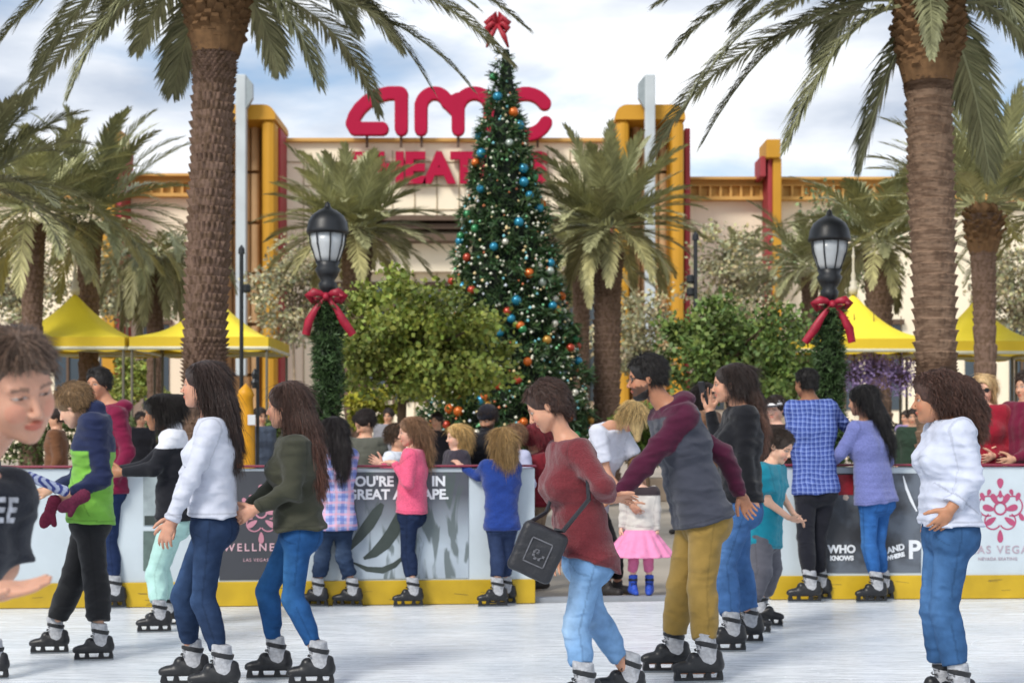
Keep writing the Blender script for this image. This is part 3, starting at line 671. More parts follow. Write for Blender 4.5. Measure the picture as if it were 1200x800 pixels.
def palm(label, Y, tr, rtop, crown, nf, Ln, seed, big=False, pale=False, els=(-.7, 1.3), droop=(.9, 1.9), tips=(), rows=70, bark='boots', group='palm trees', bulge=None, nl=None, ll=.42, lw=.03, tint=1.0, azr=None):
    """tr: trunk as (px,py,halfwidth px) from the ground up"""
    rs = np.random.RandomState(seed); base = at(tr[0][0], 507, Y); base[2] = 0
    pts = [np.array((at(x, y, Y)[0]-base[0], 0, max(0, at(x, y, Y)[2]))) for x, y, w_ in tr]; pts[0][2] = 0
    rad = [w_/FPX*Y*(.88 if big else 1) for x, y, w_ in tr]
    e = empty('palm_tree', tuple(base), label, 'palm tree', group)
    me = trunk_mesh(pts, rad, rows, 26 if big else 14, (.17 if bark == 'boots' else .19) if big else .12, bark, seed)
    link('trunk', me, M_BARK if bark == 'boots' else M_BARK2, e)
    c = at(*crown, Y)-base; V = []; Fc = []; T = []
    nl = nl or (115 if big else 44)
    if not big: nf = int(nf*1.35); Ln *= 1.08; droop = (droop[0]*.62, droop[1]*.62); els = (els[0]*.85, els[1])
    for i in range(nf):
        az = (azr[0]+(azr[1]-azr[0])*rs.rand()) if azr else 2.399963*i+rs.uniform(-.2, .2); k = (i+.5)/nf; el = els[0]+(els[1]-els[0])*k**.8+rs.uniform(-.12, .12)
        L_ = Ln*rs.uniform(.85, 1.1)*(1 if el > 0 else .92)
        g = rs.uniform(.75, 1.2)*tint; ti = np.array((1.0, 1.0, 1.0))*g
        if el < -.25: ti = ti*(np.array((1.25, .98, .75)) if big else np.array((1.02, .95, .85)))
        frond(V, Fc, T, curve_frond(c+np.array((math.cos(az), math.sin(az), 0))*rad[-1]*.7, az, el, L_, rs.uniform(*droop)), nl, ll*(.95 if big else 1), lw*(.8 if big else 1), rs, ti, .4 if big else .2, .022 if big else .02, .8 if big else 1.0)
    for tp in tips:
        q = at(tp[0], tp[1], Y+tp[2])-base; s_ = c+unit(q-c)*rad[-1]*.8; s_[2] += .1; hgt = tp[3] if len(tp) > 3 else .35*np.linalg.norm(q-s_)
        mid = (s_+q)/2+np.array((0, 0, hgt))+(q-s_)*.08; tt = np.linspace(0, 1, 13)[:, None]
        pp = (1-tt)**2*s_+2*tt*(1-tt)*mid+tt**2*q
        frond(V, Fc, T, pp, 140 if big else nl, ll*(tp[4] if len(tp) > 4 else 1.0), lw*.8, rs, np.array((1, 1, 1))*rs.uniform(.8, 1.2), .5, .022, .8)
    V = np.concatenate(V); Q = np.concatenate(Fc); T = np.concatenate(T)
    link('crown', mesh_np('crown', V, Q, False, {'tint': T}), M_FRONDL if pale else M_FROND, e)
    if bulge:       # cut frond bases under the crown
        mb = MB(); x0, y0, w0, y1 = bulge; pc = at(x0, y0, Y)-base; H_ = (y1-y0)/FPX*Y; w_ = w0/FPX*Y
        n_ = 190 if big else 60
        for i in range(n_):
            a = 2.399963*i; k = i/n_; z = pc[2]-H_*(1-k); r0 = w_*(.62+.38*min(1, k*2.2))*(.9 if k < .1 else 1); ln = w_*rs.uniform(.28, .55)*(.6 if big else .8)
            d = Vector((math.cos(a), math.sin(a), .75+rs.uniform(-.2, .5))).normalized(); p = Vector((pc[0]+math.cos(a)*r0*.72, math.sin(a)*r0*.72, z)); wd = Vector((-math.sin(a), math.cos(a), 0))*w_*.13
            tk = d.cross(wd).normalized()*w_*.06; q = p+d*ln
            mb.add([p-wd*1.3-tk, p+wd*1.3-tk, p+wd*1.3+tk, p-wd*1.3+tk, q-wd*.7-tk, q+wd*.7-tk, q+wd*.7+tk, q-wd*.7+tk], [(3, 2, 1, 0), (4, 5, 6, 7), (0, 1, 5, 4), (1, 2, 6, 5), (2, 3, 7, 6), (3, 0, 4, 7)])
        mb.lathe([(w_*.62, pc[2]-H_*1.02), (w_*.74, pc[2]-H_*.8), (w_*.8, pc[2]-H_*.2), (w_*.6, pc[2]+.15)], (pc[0], 0, 0), 20)
        mb.build('frond_stubs', M_STUB, e)
    return e
palm('tall date palm with a rough dark trunk, in front of the left golden tower', 15.0,
     [(243, 800, 29), (240, 470, 27), (240, 400, 26.5), (246, 250, 26), (250, 100, 25), (253, 50, 27)], .2, (254, -26), 24, 3.1, 11, big=True, els=(-.1, 1.35), droop=(.5, 1.3), rows=74, ll=.45, lw=.030,
     tips=[(-10, 62, -.5, .9), (38, 92, .4, 1.0), (80, 112, -.8, .9), (-60, 20, .3, .8), (203, 108, .6, .35), (160, 60, 1.2, .5), (326, 82, .9, .5), (374, 100, -.6, .75), (506, 104, -.2, 1.0), (470, 60, .9, .8), (618, 34, .1, .9), (600, 75, .8, .9), (560, 10, -.7, .7), (120, 40, 1.0, .8), (420, 40, 1.5, .8)],
     bulge=(254, -30, 44, 62), tint=.9)
palm('tall date palm with a ringed brown trunk, between the right yellow canopies', 14.2,
     [(1101, 800, 28), (1098, 470, 26), (1097, 420, 25.5), (1092, 250, 28), (1088, 110, 28), (1088, 90, 29)], .2, (1088, 6), 24, 3.2, 23, big=True, els=(-.05, 1.35), droop=(.5, 1.3), rows=66, bark='rings', ll=.48, lw=.032,
     tips=[(788, 62, .4, .9), (806, 118, -.5, 1.0), (822, 170, .1, 1.0), (922, 172, -.4, .8), (860, 30, .8, .8), (1008, 196, .3, .45), (960, 70, .9, .7), (1092, 66, -1.3, .6, .55), (1160, 205, .7, .8), (1215, 70, -.3, .8), (1250, 140, .5, .9), (1130, 120, .9, .5), (770, 5, .3, .6), (1190, 20, -.8, .6)],
     bulge=(1088, 0, 46, 96), tint=.95)
GP_ = 'middle distance palm trees'
palm('bushy palm with a dark trunk left of the canopy peak', 27, [(38, 560, 11), (38, 380, 11), (38, 300, 13), (38, 262, 15)], .2, (36, 246), 34, 1.75, 31, pale=True, els=(-1.0, 1.3), group=GP_, rows=30)
palm('bushy palm with tall upright fronds right behind the canopy peak', 29, [(104, 560, 11), (104, 380, 11), (104, 300, 13), (106, 262, 15)], .2, (108, 248), 40, 2.0, 32, els=(-.9, 1.45), group=GP_, rows=30, tint=1.2)
palm('palm leaning its grey fronds in from the left edge', 21, [(-42, 600, 13), (-38, 300, 13), (-32, 225, 15)], .2, (-32, 215), 22, 1.6, 33, els=(-.4, 1.3), group=GP_, rows=30, tips=[(72, 152, 0, .35), (30, 98, .2, .25), (38, 128, .1, .2)], tint=.8)
palm('drooping olive palm between the left canopy and the tall rough trunk', 33, [(182, 560, 9), (182, 340, 9), (182, 300, 12)], .2, (182, 296), 36, 1.9, 34, els=(-1.1, .6), droop=(2.0, 3.8), group=GP_, rows=24, tint=1.15)
palm('wide pale palm behind the left lamp', 30, [(418, 560, 13), (418, 380, 13), (418, 300, 17), (416, 275, 19)], .2, (412, 268), 50, 1.62, 35, pale=True, els=(-.75, 1.4), droop=(.7, 1.6), group=GP_, rows=34, lw=.036)
palm('narrow palm just right of the Christmas tree', 34, [(681, 560, 9), (681, 420, 9), (681, 310, 9.5)], .2, (681, 296), 26, 1.9, 36, pale=True, els=(-.9, 1.2), group=GP_, rows=30)
palm('broad pale palm with a grey trunk right of the Christmas tree', 29, [(711, 560, 15), (711, 470, 15), (712, 350, 15), (713, 296, 17)], .2, (714, 266), 54, 1.72, 37, pale=True, els=(-.85, 1.4), droop=(.8, 1.8), group=GP_, rows=40, lw=.038)
palm('palm with a bulbous brown crown base near the right edge', 25, [(1156, 560, 12), (1154, 380, 12), (1152, 300, 14), (1152, 252, 20)], .2, (1152, 240), 40, 1.9, 38, pale=True, els=(-.2, 1.45), droop=(.6, 1.5), group=GP_, rows=30, bulge=(1152, 248, 25, 296), tint=1.0)
palm('palm with olive fronds between the right lamp and the ringed trunk', 31, [(1030, 560, 14), (1030, 420, 14), (1030, 330, 15), (1030, 300, 17)], .2, (1030, 282), 44, 1.9, 39, pale=True, els=(-.9, 1.2), group=GP_, rows=34, tint=.85)
palm('low arching palm behind the right lamp', 36, [(948, 560, 8), (948, 380, 8), (950, 325, 10)], .2, (950, 312), 34, 1.75, 40, pale=True, els=(-.8, 1.2), group=GP_, rows=24, tint=.85)
palm('grey green palm cut by the right edge', 27, [(1232, 560, 11), (1230, 300, 12)], .2, (1228, 250), 34, 2.0, 41, els=(-.8, 1.3), group=GP_, rows=24, tint=1.3)
palm('small distant palm in front of the right wing of the cinema', 52, [(868, 560, 4), (868, 320, 4)], .2, (868, 310), 24, 1.6, 42, pale=True, els=(-.7, 1.2), group=GP_, rows=14, nl=26, ll=.4, lw=.05)

def leafy(label, Y, px, py, rx, ry, tr, color, n, leaf, seed, clumps=60, group=None, sparse=False, cat='tree', tints=(.55, 1.5), branch='#5a4a3a', name='leafy_tree'):
    rs = np.random.RandomState(seed); base = at(tr[0], 507, Y); base[2] = 0; c = at(px, py, Y)-base; k = Y/FPX; A_ = np.array((rx*k, rx*k*.9, ry*k))
    e = empty(name, tuple(base), label, cat, group)
    cc = rs.randn(clumps, 3); cc /= np.linalg.norm(cc, axis=1)[:, None]; cc *= rs.uniform(.25, 1.24, (clumps, 1))**(.8); cc[:, 2] = np.where(cc[:, 2] < -.75, -.6, cc[:, 2])
    cl = c+cc*A_; idx = rs.randint(0, clumps, n); sg = A_.min()*(.15 if not sparse else .15)*rs.uniform(.6, 1.5, clumps)[idx][:, None]
    P_ = cl[idx]+np.clip(rs.randn(n, 3), -2.1, 2.1)*sg*np.array((1.1, 1.1, .75))
    D = rs.randn(n, 3)+(P_-c)/A_*.6+np.array((0, 0, -.3)); D /= np.linalg.norm(D, axis=1)[:, None]
    U = np.cross(D, rs.randn(n, 3)); U /= np.linalg.norm(U, axis=1)[:, None]
    l_ = leaf*rs.uniform(.7, 1.3, (n, 1)); w_ = l_*.38
    V = np.stack([P_, P_+D*l_*.5+U*w_, P_+D*l_, P_+D*l_*.5-U*w_], 1).reshape(-1, 3)
    ct = rs.uniform(tints[0]*.9+.1, tints[1], clumps)[idx]*rs.uniform(.7, 1.3, n)
    T = np.stack([ct*rs.uniform(.85, 1.2, n), ct, ct*rs.uniform(.7, 1.1, n)], 1)
    b = np.arange(n)*4
    mb = MB(); r0 = tr[1]*k; zt = c[2]-A_[2]*.45; rsn = random.Random(seed)
    mb.tube([(0, 0, 0), (.02, 0, zt*.5), (.05*(1 if c[0] > 0 else -1), 0, zt)], [r0, r0*.85, r0*.7], 10)
    for i in range(0, clumps, 2):
        q = cl[i]; m_ = (np.array((0, 0, zt))+q)/2+np.array((0, 0, .1))*A_[2]; j = rs.randn(3)*.04*A_
        mb.tube([(0, 0, zt-.05-.3*rsn.random()*zt*.3), tuple(m_+j), tuple(q)], [r0*.5, r0*.25, r0*.08], 5)
    mb.build('trunk', mat('bark_'+branch[1:], branch, .95, .3, 10, .5, 30), e, smooth=True)
    link('crown', mesh_np('crown', V, np.stack([b, b+1, b+2, b+3], 1), False, {'tint': np.repeat(T, 4, 0)}), mat('leaf_%s' % label[:14], color, .55, .15, 4, attr='tint', spec=.3), e)
    return e
leafy('rounded green tree in front of the Christmas tree, right of the left lamp', 21, 494, 402, 92, 76, (468, 7), (.19, .235, .05), 15000, .082, 51, 110, 'leafy trees by the rink')
leafy('dark green tree left of the right lamp', 22, 868, 418, 84, 55, (853, 6), (.12, .18, .05), 12000, .082, 52, 100, 'leafy trees by the rink')
leafy('light green shrub in front of the cinema, under the left canopy', 40, 152, 446, 34, 34, (152, 3), (.22, .26, .06), 3500, .12, 53, 30, 'shrubs in front of the cinema', cat='shrub')
leafy('small dark shrub left of the green canopy tree trunk', 26, 330, 520, 30, 26, (330, 3), (.10, .15, .03), 3000, .09, 54, 24, 'shrubs in front of the cinema', cat='shrub')
leafy('low green shrub right of the Christmas tree base', 25, 758, 512, 46, 32, (758, 3), (.10, .16, .03), 5000, .08, 55, 30, 'shrubs in front of the cinema', cat='shrub')
leafy('golden green shrub behind the black ponytail', 26, 905, 452, 30, 30, (905, 3), (.30, .30, .05), 3000, .1, 56, 24, 'shrubs in front of the cinema', cat='shrub')
leafy('yellow green shrub left of the pink sweater', 25, 436, 482, 26, 22, (436, 3), (.30, .30, .04), 2500, .09, 57, 20, 'shrubs in front of the cinema', cat='shrub')
for i, (px, py, rx, ry, tx, lb) in enumerate(((20, 330, 60, 60, 24, 'pale twiggy tree at the far left, behind the palms'), (150, 330, 62, 55, 150, 'pale twiggy tree right of the left canopy peak'), (345, 350, 46, 70, 345, 'pale twiggy tree left of the left lamp'),
                                              (850, 330, 48, 60, 850, 'pale blossoming tree in front of the right wing'), (745, 395, 46, 50, 745, 'pale twiggy tree between the golden posts'), (985, 290, 60, 60, 985, 'grey green tree behind the right lamp'), (1190, 340, 50, 60, 1190, 'pale twiggy tree at the right edge'))):
    leafy(lb, 46, px, py, rx, ry, (tx, 2.2), (.36, .34, .22) if i != 5 else (.16, .19, .10), 4300, .13, 60+i, 70, 'pale trees close to the cinema', sparse=True, tints=(.5, 1.35), branch='#8a7a66', name='twiggy_tree')
# hedge and planters behind the barrier
def hedge(label, px0, px1, ytop, Y, col_, seed):
    rs = np.random.RandomState(seed); a = at(px0, 507, Y); b = at(px1, 507, Y); zt = at(0, ytop, Y)[2]; n = int(7000*abs(b[0]-a[0])/6)
    e = empty('clipped_hedge', ((a[0]+b[0])/2, Y, 0), label, 'hedge', 'hedges on the plaza'); w_ = b[0]-a[0]
    P_ = np.stack([rs.uniform(-w_/2, w_/2, n), rs.uniform(-.4, .4, n), rs.uniform(.25, 1, n)**.5*zt], 1); P_[:, 2] += .06*np.sin(P_[:, 0]*5)
    D = rs.randn(n, 3); D /= np.linalg.norm(D, axis=1)[:, None]; U = np.cross(D, rs.randn(n, 3)); U /= np.linalg.norm(U, axis=1)[:, None]
    V = np.stack([P_, P_+D*.05+U*.025, P_+D*.1, P_+D*.05-U*.025], 1).reshape(-1, 3); b_ = np.arange(n)*4; ct = rs.uniform(.5, 1.5, (n, 1))*np.ones((1, 3))
    link('foliage', mesh_np('foliage', V, np.stack([b_, b_+1, b_+2, b_+3], 1), False, {'tint': np.repeat(ct, 4, 0)}), mat('hedge_leaf', (.075, .105, .03), .6, .2, 4, attr='tint'), e)
    mb = MB(); mb.box((0, 0, .22), (w_+.2, .95, .44)); mb.build('planter', mat('planter_stone', '#8d7f70', .85, .12, 3, .3, 20), e, bevel=.02)
hedge('long clipped hedge in a stone planter behind the left skaters', -60, 360, 492, 27, 1, 71)
hedge('clipped hedge in a stone planter behind the barrier opening', 640, 900, 500, 30, 1, 72)
hedge('clipped hedge in a stone planter behind the curly haired woman', 960, 1290, 497, 29, 1, 73)
# ---- Christmas tree
def xmas():
    Y = 28.0; s = FPX/Y; cxp = 593; base = at(cxp, 507, Y); base[2] = 0; ztop = at(0, 52, Y)[2]; rs = np.random.RandomState(5)
    e = empty('christmas_tree', tuple(base), 'tall Christmas tree with coloured baubles, string lights and a red bow on top', 'tree')
    prof_y = [52, 100, 150, 200, 250, 300, 350, 400, 450, 500, 560]; prof_r = [4, 12, 24, 36, 47, 57, 67, 77, 86, 94, 100]
    prof_c = [587, 588, 588, 589, 591, 592, 594, 596, 597, 598, 598]
    def rad(z): py = HY-(z-CAMZ)*s; return np.interp(py, prof_y, prof_r)/s, (np.interp(py, prof_y, prof_c)-cxp)/s
    n = 5200; u = rs.rand(n); z = ztop*(1-np.sqrt(u)*.985); z = np.clip(z, .12, None); r, cx_ = rad(z); az = rs.rand(n)*2*math.pi; rr = r*rs.uniform(.72, 1.04, n)*(1+.07*np.sin(z*8.5+az*2)+.05*np.sin(z*3.1+az*5))
    C_ = np.stack([cx_+rr*np.cos(az), rr*np.sin(az), z], 1)
    nn = 9; P_ = np.repeat(C_, nn, 0); a2 = np.repeat(az, nn); N_ = len(P_)
    D = np.stack([np.cos(a2), np.sin(a2), np.full(N_, -.15)], 1)+rs.randn(N_, 3)*.75; D /= np.linalg.norm(D, axis=1)[:, None]
    U = np.cross(D, rs.randn(N_, 3)); U /= np.linalg.norm(U, axis=1)[:, None]; l_ = rs.uniform(.09, .19, (N_, 1)); w_ = .016
    V = np.stack([P_-U*w_, P_+U*w_, P_+D*l_+U*w_*.3, P_+D*l_-U*w_*.3], 1).reshape(-1, 3); b = np.arange(N_)*4
    t = np.repeat(rs.uniform(.5, 1.5, n), nn)*rs.uniform(.7, 1.3, N_); T = np.stack([t*rs.uniform(.7, 1.2, N_), t, t*rs.uniform(.8, 1.3, N_)], 1)
    link('boughs', mesh_np('boughs', V, np.stack([b, b+1, b+2, b+3], 1), False, {'tint': np.repeat(T, 4, 0)}), mat('fir_needles', (.05, .095, .032), .5, .2, 5, attr='tint'), e)
    mb = MB(); mb.lathe([(rad(zz)[0]*.72, zz) for zz in np.linspace(.05, ztop-.1, 20)], (0, 0, 0), 28); mb.build('dark_core', mat('fir_core', '#0f1a10', .9), e)  # dark filler cone added inside so the boughs stay opaque
    cols = [('#c8641e', .115), ('#c8641e', .10), ('#1f7d9c', .115), ('#1f7d9c', .10), ('#a63a22', .10), ('#2e7a4a', .10), ('#a9b4ac', .10), ('#b98a3c', .10), ('#c9c6b8', .08)]
    sp = MB(); sp.lathe([(math.sin(math.pi*i/12)+1e-4, -math.cos(math.pi*i/12)) for i in range(13)], n=16); 
    meshes = {}
    for i in range(98):
        zc = ztop*(1-math.sqrt((i+.6)/100)*.95); r_, cx2 = rad(zc); a_ = -math.pi/2+rs.uniform(-1.45, 1.45); c, q = cols[rs.randint(len(cols))]
        if c not in meshes:
            me = sp.mesh('bauble', True); me.materials.append(mat('bauble_'+c[1:], c, .22, .05, 10, spec=.7, metal=.35)); meshes[c] = me
        o = bpy.data.objects.new('bauble', meshes[c]); col.objects.link(o); o.parent = e; o.scale = (q*.78,)*3; o.location = (cx2+r_*1.03*math.cos(a_), r_*1.03*math.sin(a_), zc)
    n = 1900; u = rs.rand(n); z = ztop*(1-np.sqrt(u)*.97); r, cx_ = rad(z); az = rs.rand(n)*2*math.pi; C_ = np.stack([cx_+r*1.03*np.cos(az), r*1.03*np.sin(az), z], 1)
    oc = np.array([(1, 0, 0), (0, 1, 0), (-1, 0, 0), (0, -1, 0), (0, 0, 1), (0, 0, -1)])
    sz = rs.uniform(.014, .036, (n, 1, 1)); V = (C_[:, None]+oc[None]*sz).reshape(-1, 3); b = np.arange(n)*6
    Q = np.concatenate([np.stack([b+i, b+(i+1) % 4, b+k], 1)[:, ::1 if k == 4 else -1] for i in range(4) for k in (4, 5)])
    tag(link('string_lights', mesh_np('string_lights', V, Q, True, {'tint': np.repeat(np.array([(1, 1, .88), (1, .8, .45), (.3, .75, .9), (.95, .3, .15), (.35, .85, .45), (.8, .85, 1)])[rs.choice(6, n, p=[.42, .18, .12, .1, .1, .08])], 6, 0)}), mat('fairy_light', (.85, .86, .8), .3, .1, attr='tint'), e), kind='stuff')
    # bow
    mb = MB(); zb = at(0, 30, Y)[2]; x0 = (583-cxp)/s
    for sg in (-1, 1):
        for k, (dx, dz) in enumerate(((.17, .06), (.16, -.05), (.10, .14))):
            mb.tube([(x0, 0, zb), (x0+sg*dx*.6, -.06, zb+dz+.07), (x0+sg*dx*1.15, -.02, zb+dz*.9), (x0+sg*dx*.75, .05, zb+dz-.09), (x0, 0, zb-.01)], [.025, .055, .065, .055, .025], 8)
        mb.tube([(x0, -.05, zb), (x0+sg*.12, -.1, zb-.22), (x0+sg*.2, -.06, zb-.42)], [.03, .055, .02], 6)
    mb.build('bow', mat('bow_red', '#9b2230', .5, .2, 12, .2), e, smooth=True)
xmas()
# ------------------------------------------------------------------ people
SKATE = {}
def skate_meshes():
    """rental ice skate, toe along +x, blade on z=0, ankle joint above (0,0,.175)"""
    Y_ = A3((0, 1, 0))
    def cuff(p):
        d = cap(p, (-.018, 0, .13), (.0, 0, .262), .052, .056, Y_, .86)
        d = smin(d, cap(p, (-.03, 0, .115), (.06, 0, .105), .04, .036), .03)
        d = smax(d, p[:, 2]-.268-.15*p[:, 0], .008)
        d = d+0.0015*wrinkle(p, 3, 60)
        return d
    def shell(p):
        d = cap(p, (-.065, 0, .098), (.13, 0, .083), .036, .027)
        d = smin(d, cap(p, (.06, 0, .088), (.155, 0, .08), .04, .026), .02)
        d = smin(d, cap(p, (-.06, 0, .10), (-.068, 0, .15), .034, .028), .03)
        d = smin(d, cap(p, (.0, .0, .10), (.06, 0, .13), .049, .036), .02)
        d = smin(d, cap(p, (-.05, .0, .10), (-.03, 0, .165), .046, .03), .02)
        return smax(d, .060-p[:, 2], .01)
    def strap(p):
        a = cap(p, (-.014, 0, .212), (-.004, 0, .216), .0575, .0575, Y_, .86)
        a = np.maximum(a, np.abs(p[:, 2]-.212-.25*p[:, 0])-.015)
        b = cap(p, (-.03, 0, .12), (.03, 0, .14), .0575, .054, Y_, .86)
        b = np.maximum(b, np.abs(p[:, 2]-.140-.8*p[:, 0])-.011)
        return a
    def frame(p):
        d = np.maximum(np.abs(p[:, 1])-(.016+.3*np.maximum(p[:, 2]-.03, 0)), np.maximum(np.abs(p[:, 0]-.035)-(.135-.25*np.abs(p[:, 2]-.03)), np.maximum(p[:, 2]-.076, .016-p[:, 2])))
        for cx, hw in ((-.05, .016), (.035, .03), (.115, .016)):
            hl = np.maximum(np.abs(p[:, 0]-cx)-hw-.25*(p[:, 2]-.035), np.abs(p[:, 2]-.044)-.014)
            d = smax(d, -hl, .004)
        return d
    for nm, f, lo, hi in (('boot', cuff, (-.12, -.09, .05), (.13, .09, .31)), ('boot_shell', shell, (-.13, -.08, .04), (.21, .08, .2)),
                          ('strap', strap, (-.1, -.08, .05), (.1, .08, .26)), ('blade_frame', frame, (-.14, -.05, 0), (.2, .05, .09))):
        V, Q = surfnet(f, lo, hi, .004); SKATE[nm] = mesh_np(nm, V, Q)
    m = MB()
    for i in range(5):
        z = .150+.022*i; x = .062-.011*i
        m.tube([(x-.012, -.036, z), (x+.004, -.012, z+.010), (x+.004, .012, z+.002), (x-.012, .036, z+.010)], .0028, 5)
        m.tube([(x-.012, .036, z), (x+.006, .0, z+.006), (x-.012, -.036, z+.010)], .0028, 5)
    SKATE['laces'] = m.mesh('laces', True); SKATE['laces'].materials.append(mat('lace_dark', '#2a2b2f', .8))
    m = MB()
    m.box((.035, 0, .010), (.27, .006, .020)); SKATE['blade'] = m.mesh('blade')
    SKATE['boot'].materials.append(mat('grey_boot_fabric', '#a3a5aa', .85, .25, 40, .5, 120))
    SKATE['boot_shell'].materials.append(mat('black_skate_plastic', '#1f2023', .38, .15, 20, .1, 80))
    SKATE['strap'].materials.append(MATS['black_skate_plastic']); SKATE['blade_frame'].materials.append(MATS['black_skate_plastic'])
    SKATE['blade'].materials.append(mat('blade_steel', '#8f9499', .3, .1, 30, metal=.9))
    SKATE['boot_blue'] = SKATE['boot'].copy(); SKATE['boot_blue'].materials.clear(); SKATE['boot_blue'].materials.append(mat('blue_boot', '#2a4fb5', .6, .15, 30))
    SKATE['shell_blue'] = SKATE['boot_shell'].copy(); SKATE['shell_blue'].materials.clear(); SKATE['shell_blue'].materials.append(MATS['blue_boot'])
skate_meshes()

def rotm(F_, up=(0, 0, 1)):
    f = unit(F_); l = unit(np.cross(up, f)); u = np.cross(f, l)
    return np.stack([f, l, u], 1).astype(F32)      # columns f,l,u

def build_person(S):
    """turns a spec into a list of numpy meshes (runs in a thread)"""
    g = S.get
    v = g('v', .0075); h = g('h', 1.7)/1.75; fem = g('fem', 0); fat = g('fat', 1.0)*.94
    child = 1 if g('h', 1.7) < 1.5 else 0
    feet = S['feet']                       # {'L':(px, ybottom, toe), 'R':...}
    fy = {k: ground_Y(feet[k][1]) for k in feet}
    Y0 = g('Y', sum(fy.values())/2)
    base = np.array([(np.mean([feet[k][0] for k in feet])-CX)/FPX*Y0, Y0, 0.0])
    def W(px, py, Y): return (at(px, py, Y)-base).astype(F32)
    a = R(S['yaw']); Fw = A3((-math.sin(a), -math.cos(a), 0)); Lt = A3((-Fw[1], Fw[0], 0))
    P = W(*S['P'], Y0); Nk = W(*S['N'], Y0+g('leanY', 0.0)); sp = unit(Nk-P); fr = unit(np.cross(Lt, sp))
    if fr@Fw < 0: fr = -fr
    hs = g('hs', h*(1.0 if not child else 1.13))*(.93 if S['id'] != 'boy' else .98); sw = .185*h*(.92 if fem else 1)*g('sw', 1); hw = .085*h
    H = W(*S['H'], Y0+g('leanY', 0.0)+g('headY', 0.0))
    ha = R(g('hyaw', S['yaw'])); hp = R(g('pitch', 0)); hr = R(g('roll', 0))
    hf = A3((-math.sin(ha)*math.cos(hp), -math.cos(ha)*math.cos(hp), -math.sin(hp)))
    M = rotm(hf)
    if hr:
        c_, s_ = math.cos(hr), math.sin(hr); l0, u0 = M[:, 1].copy(), M[:, 2].copy(); M[:, 1] = l0*c_+u0*s_; M[:, 2] = u0*c_-l0*s_
    J = {}
    for k, sg in (('L', 1), ('R', -1)):
        sh = Nk-sp*.055*h+Lt*(sg*sw*.95)+fr*g('shf', 0.0)
        J['sh'+k] = sh
        arm = g('arm'+k)
        ua, fa = .29*h*g('al', 1), .25*h*g('al', 1)
        if arm:
            if len(arm) == 6:
                ex, ey, s1, wx, wy, s2 = arm
                Ys = Y0+sh[1]
                e = W(ex, ey, Ys); d2 = ua**2-(e[0]-sh[0])**2-(e[2]-sh[2])**2
                if d2 < 0: d2 = 0
                Ye = Ys+s1*math.sqrt(d2); e = W(ex, ey, Ye)
                q = W(wx, wy, Ye); d2 = fa**2-(q[0]-e[0])**2-(q[2]-e[2])**2
                Yw = Ye+s2*math.sqrt(max(0, d2)); q = W(wx, wy, Yw)
            else: e, q = A3(arm[0]), A3(arm[1])
        else:
            e = sh-A3((0, 0, 1))*ua*.97+Lt*(sg*.05*h)-Fw*.04; q = e-A3((0, 0, 1))*fa*.93+Fw*.09
        J['el'+k] = A3(e); J['wr'+k] = A3(q)
        hd = g('hand'+k)
        D = unit(q-e) if not hd else unit(hd[0])
        pn = unit(-Lt*sg*.8-Fw*.1) if not (hd and len(hd) > 1) else unit(hd[1])
        pn = unit(pn-D*(pn@D)); J['hd'+k] = (D, pn, unit(np.cross(D, pn))*(-sg), hd[2] if hd and len(hd) > 2 else .4)
        J['hip'+k] = P+Lt*(sg*hw)
        fx, yb, toe = feet[k][:3]; lift = feet[k][3] if len(feet[k]) > 3 else 0
        fb = A3(((fx-CX)/FPX*fy[k], fy[k], lift))-base.astype(F32)
        J['an'+k] = fb+A3((0, 0, .175 if g('skates', 1) else .08)); J['ft'+k] = fb
        ky = (Y0+fy[k])/2; kn = S.get('knee'+k)
        J['kn'+k] = W(kn[0], kn[1], ky+(kn[2] if len(kn) > 2 else 0)) if kn else (J['hip'+k]+J['an'+k])/2+Fw*.05
    C = P+(Nk-P)*.68; Wst = P+(Nk-P)*.33
    AX = unit(fr)

    def torso(p, o, k=.05):
        hwid = .118*h*(1.12 if fem else 1)*fat; cw = .115*h*(.93 if fem else 1.08)*fat; ww = (.085 if fem else .1)*h*fat
        def sec(a_, b_, ra, rb, wa, wb):      # a slab: three capsules side by side
            d = cap(p, a_+Lt*wa, b_+Lt*wb, ra, rb); e_ = cap(p, a_-Lt*wa, b_-Lt*wb, ra, rb)
            return np.minimum(np.minimum(d, e_), cap(p, a_, b_, ra*1.02, rb*1.02))-o
        rb_ = .105*h*fat
        d = sec(P-sp*.02, Wst, rb_*1.0, rb_*.88, hwid*.52, ww*.5)
        d = smin(d, sec(Wst, C, rb_*.88, rb_*1.0, ww*.5, cw*.62), k)
        d = smin(d, sec(C, Nk-sp*.07*h, rb_, .07*h, cw*.62, cw*.8), k)
        d = smin(d, cap(p, J['shL']-Lt*.03, J['shR']+Lt*.03, .052*h, .052*h)-o, k)
        d = smin(d, cap(p, P-fr*.035*h+Lt*.05*h-sp*.03, P-fr*.035*h-Lt*.05*h-sp*.03, .1*h*fat, .1*h*fat)-o, k)
        if fem and not child:
            for sg in (1, -1): d = smin(d, ell(p, C+fr*.085*h+Lt*.06*h*sg-sp*.02, (.062*h,)*3)-o, .04)
        d = smin(d, cap(p, Nk-sp*.07*h, Nk+sp*.0, .07*h, .058*h)-o*.6, .05)
        return d
    def armd(p, k, o, o2, end=1.0, thr=None):
        s_, e_, w_ = J['sh'+k], J['el'+k], J['wr'+k]
        ka = h*g('armr', .9)
        d = cap(p, s_, e_, .05*ka+o, .038*ka+o)
        if end > 1: w2 = e_+(w_-e_)*(end-1); d = smin(d, cap(p, e_, w2, .04*ka+o, .03*ka+o2), .02)
        return d
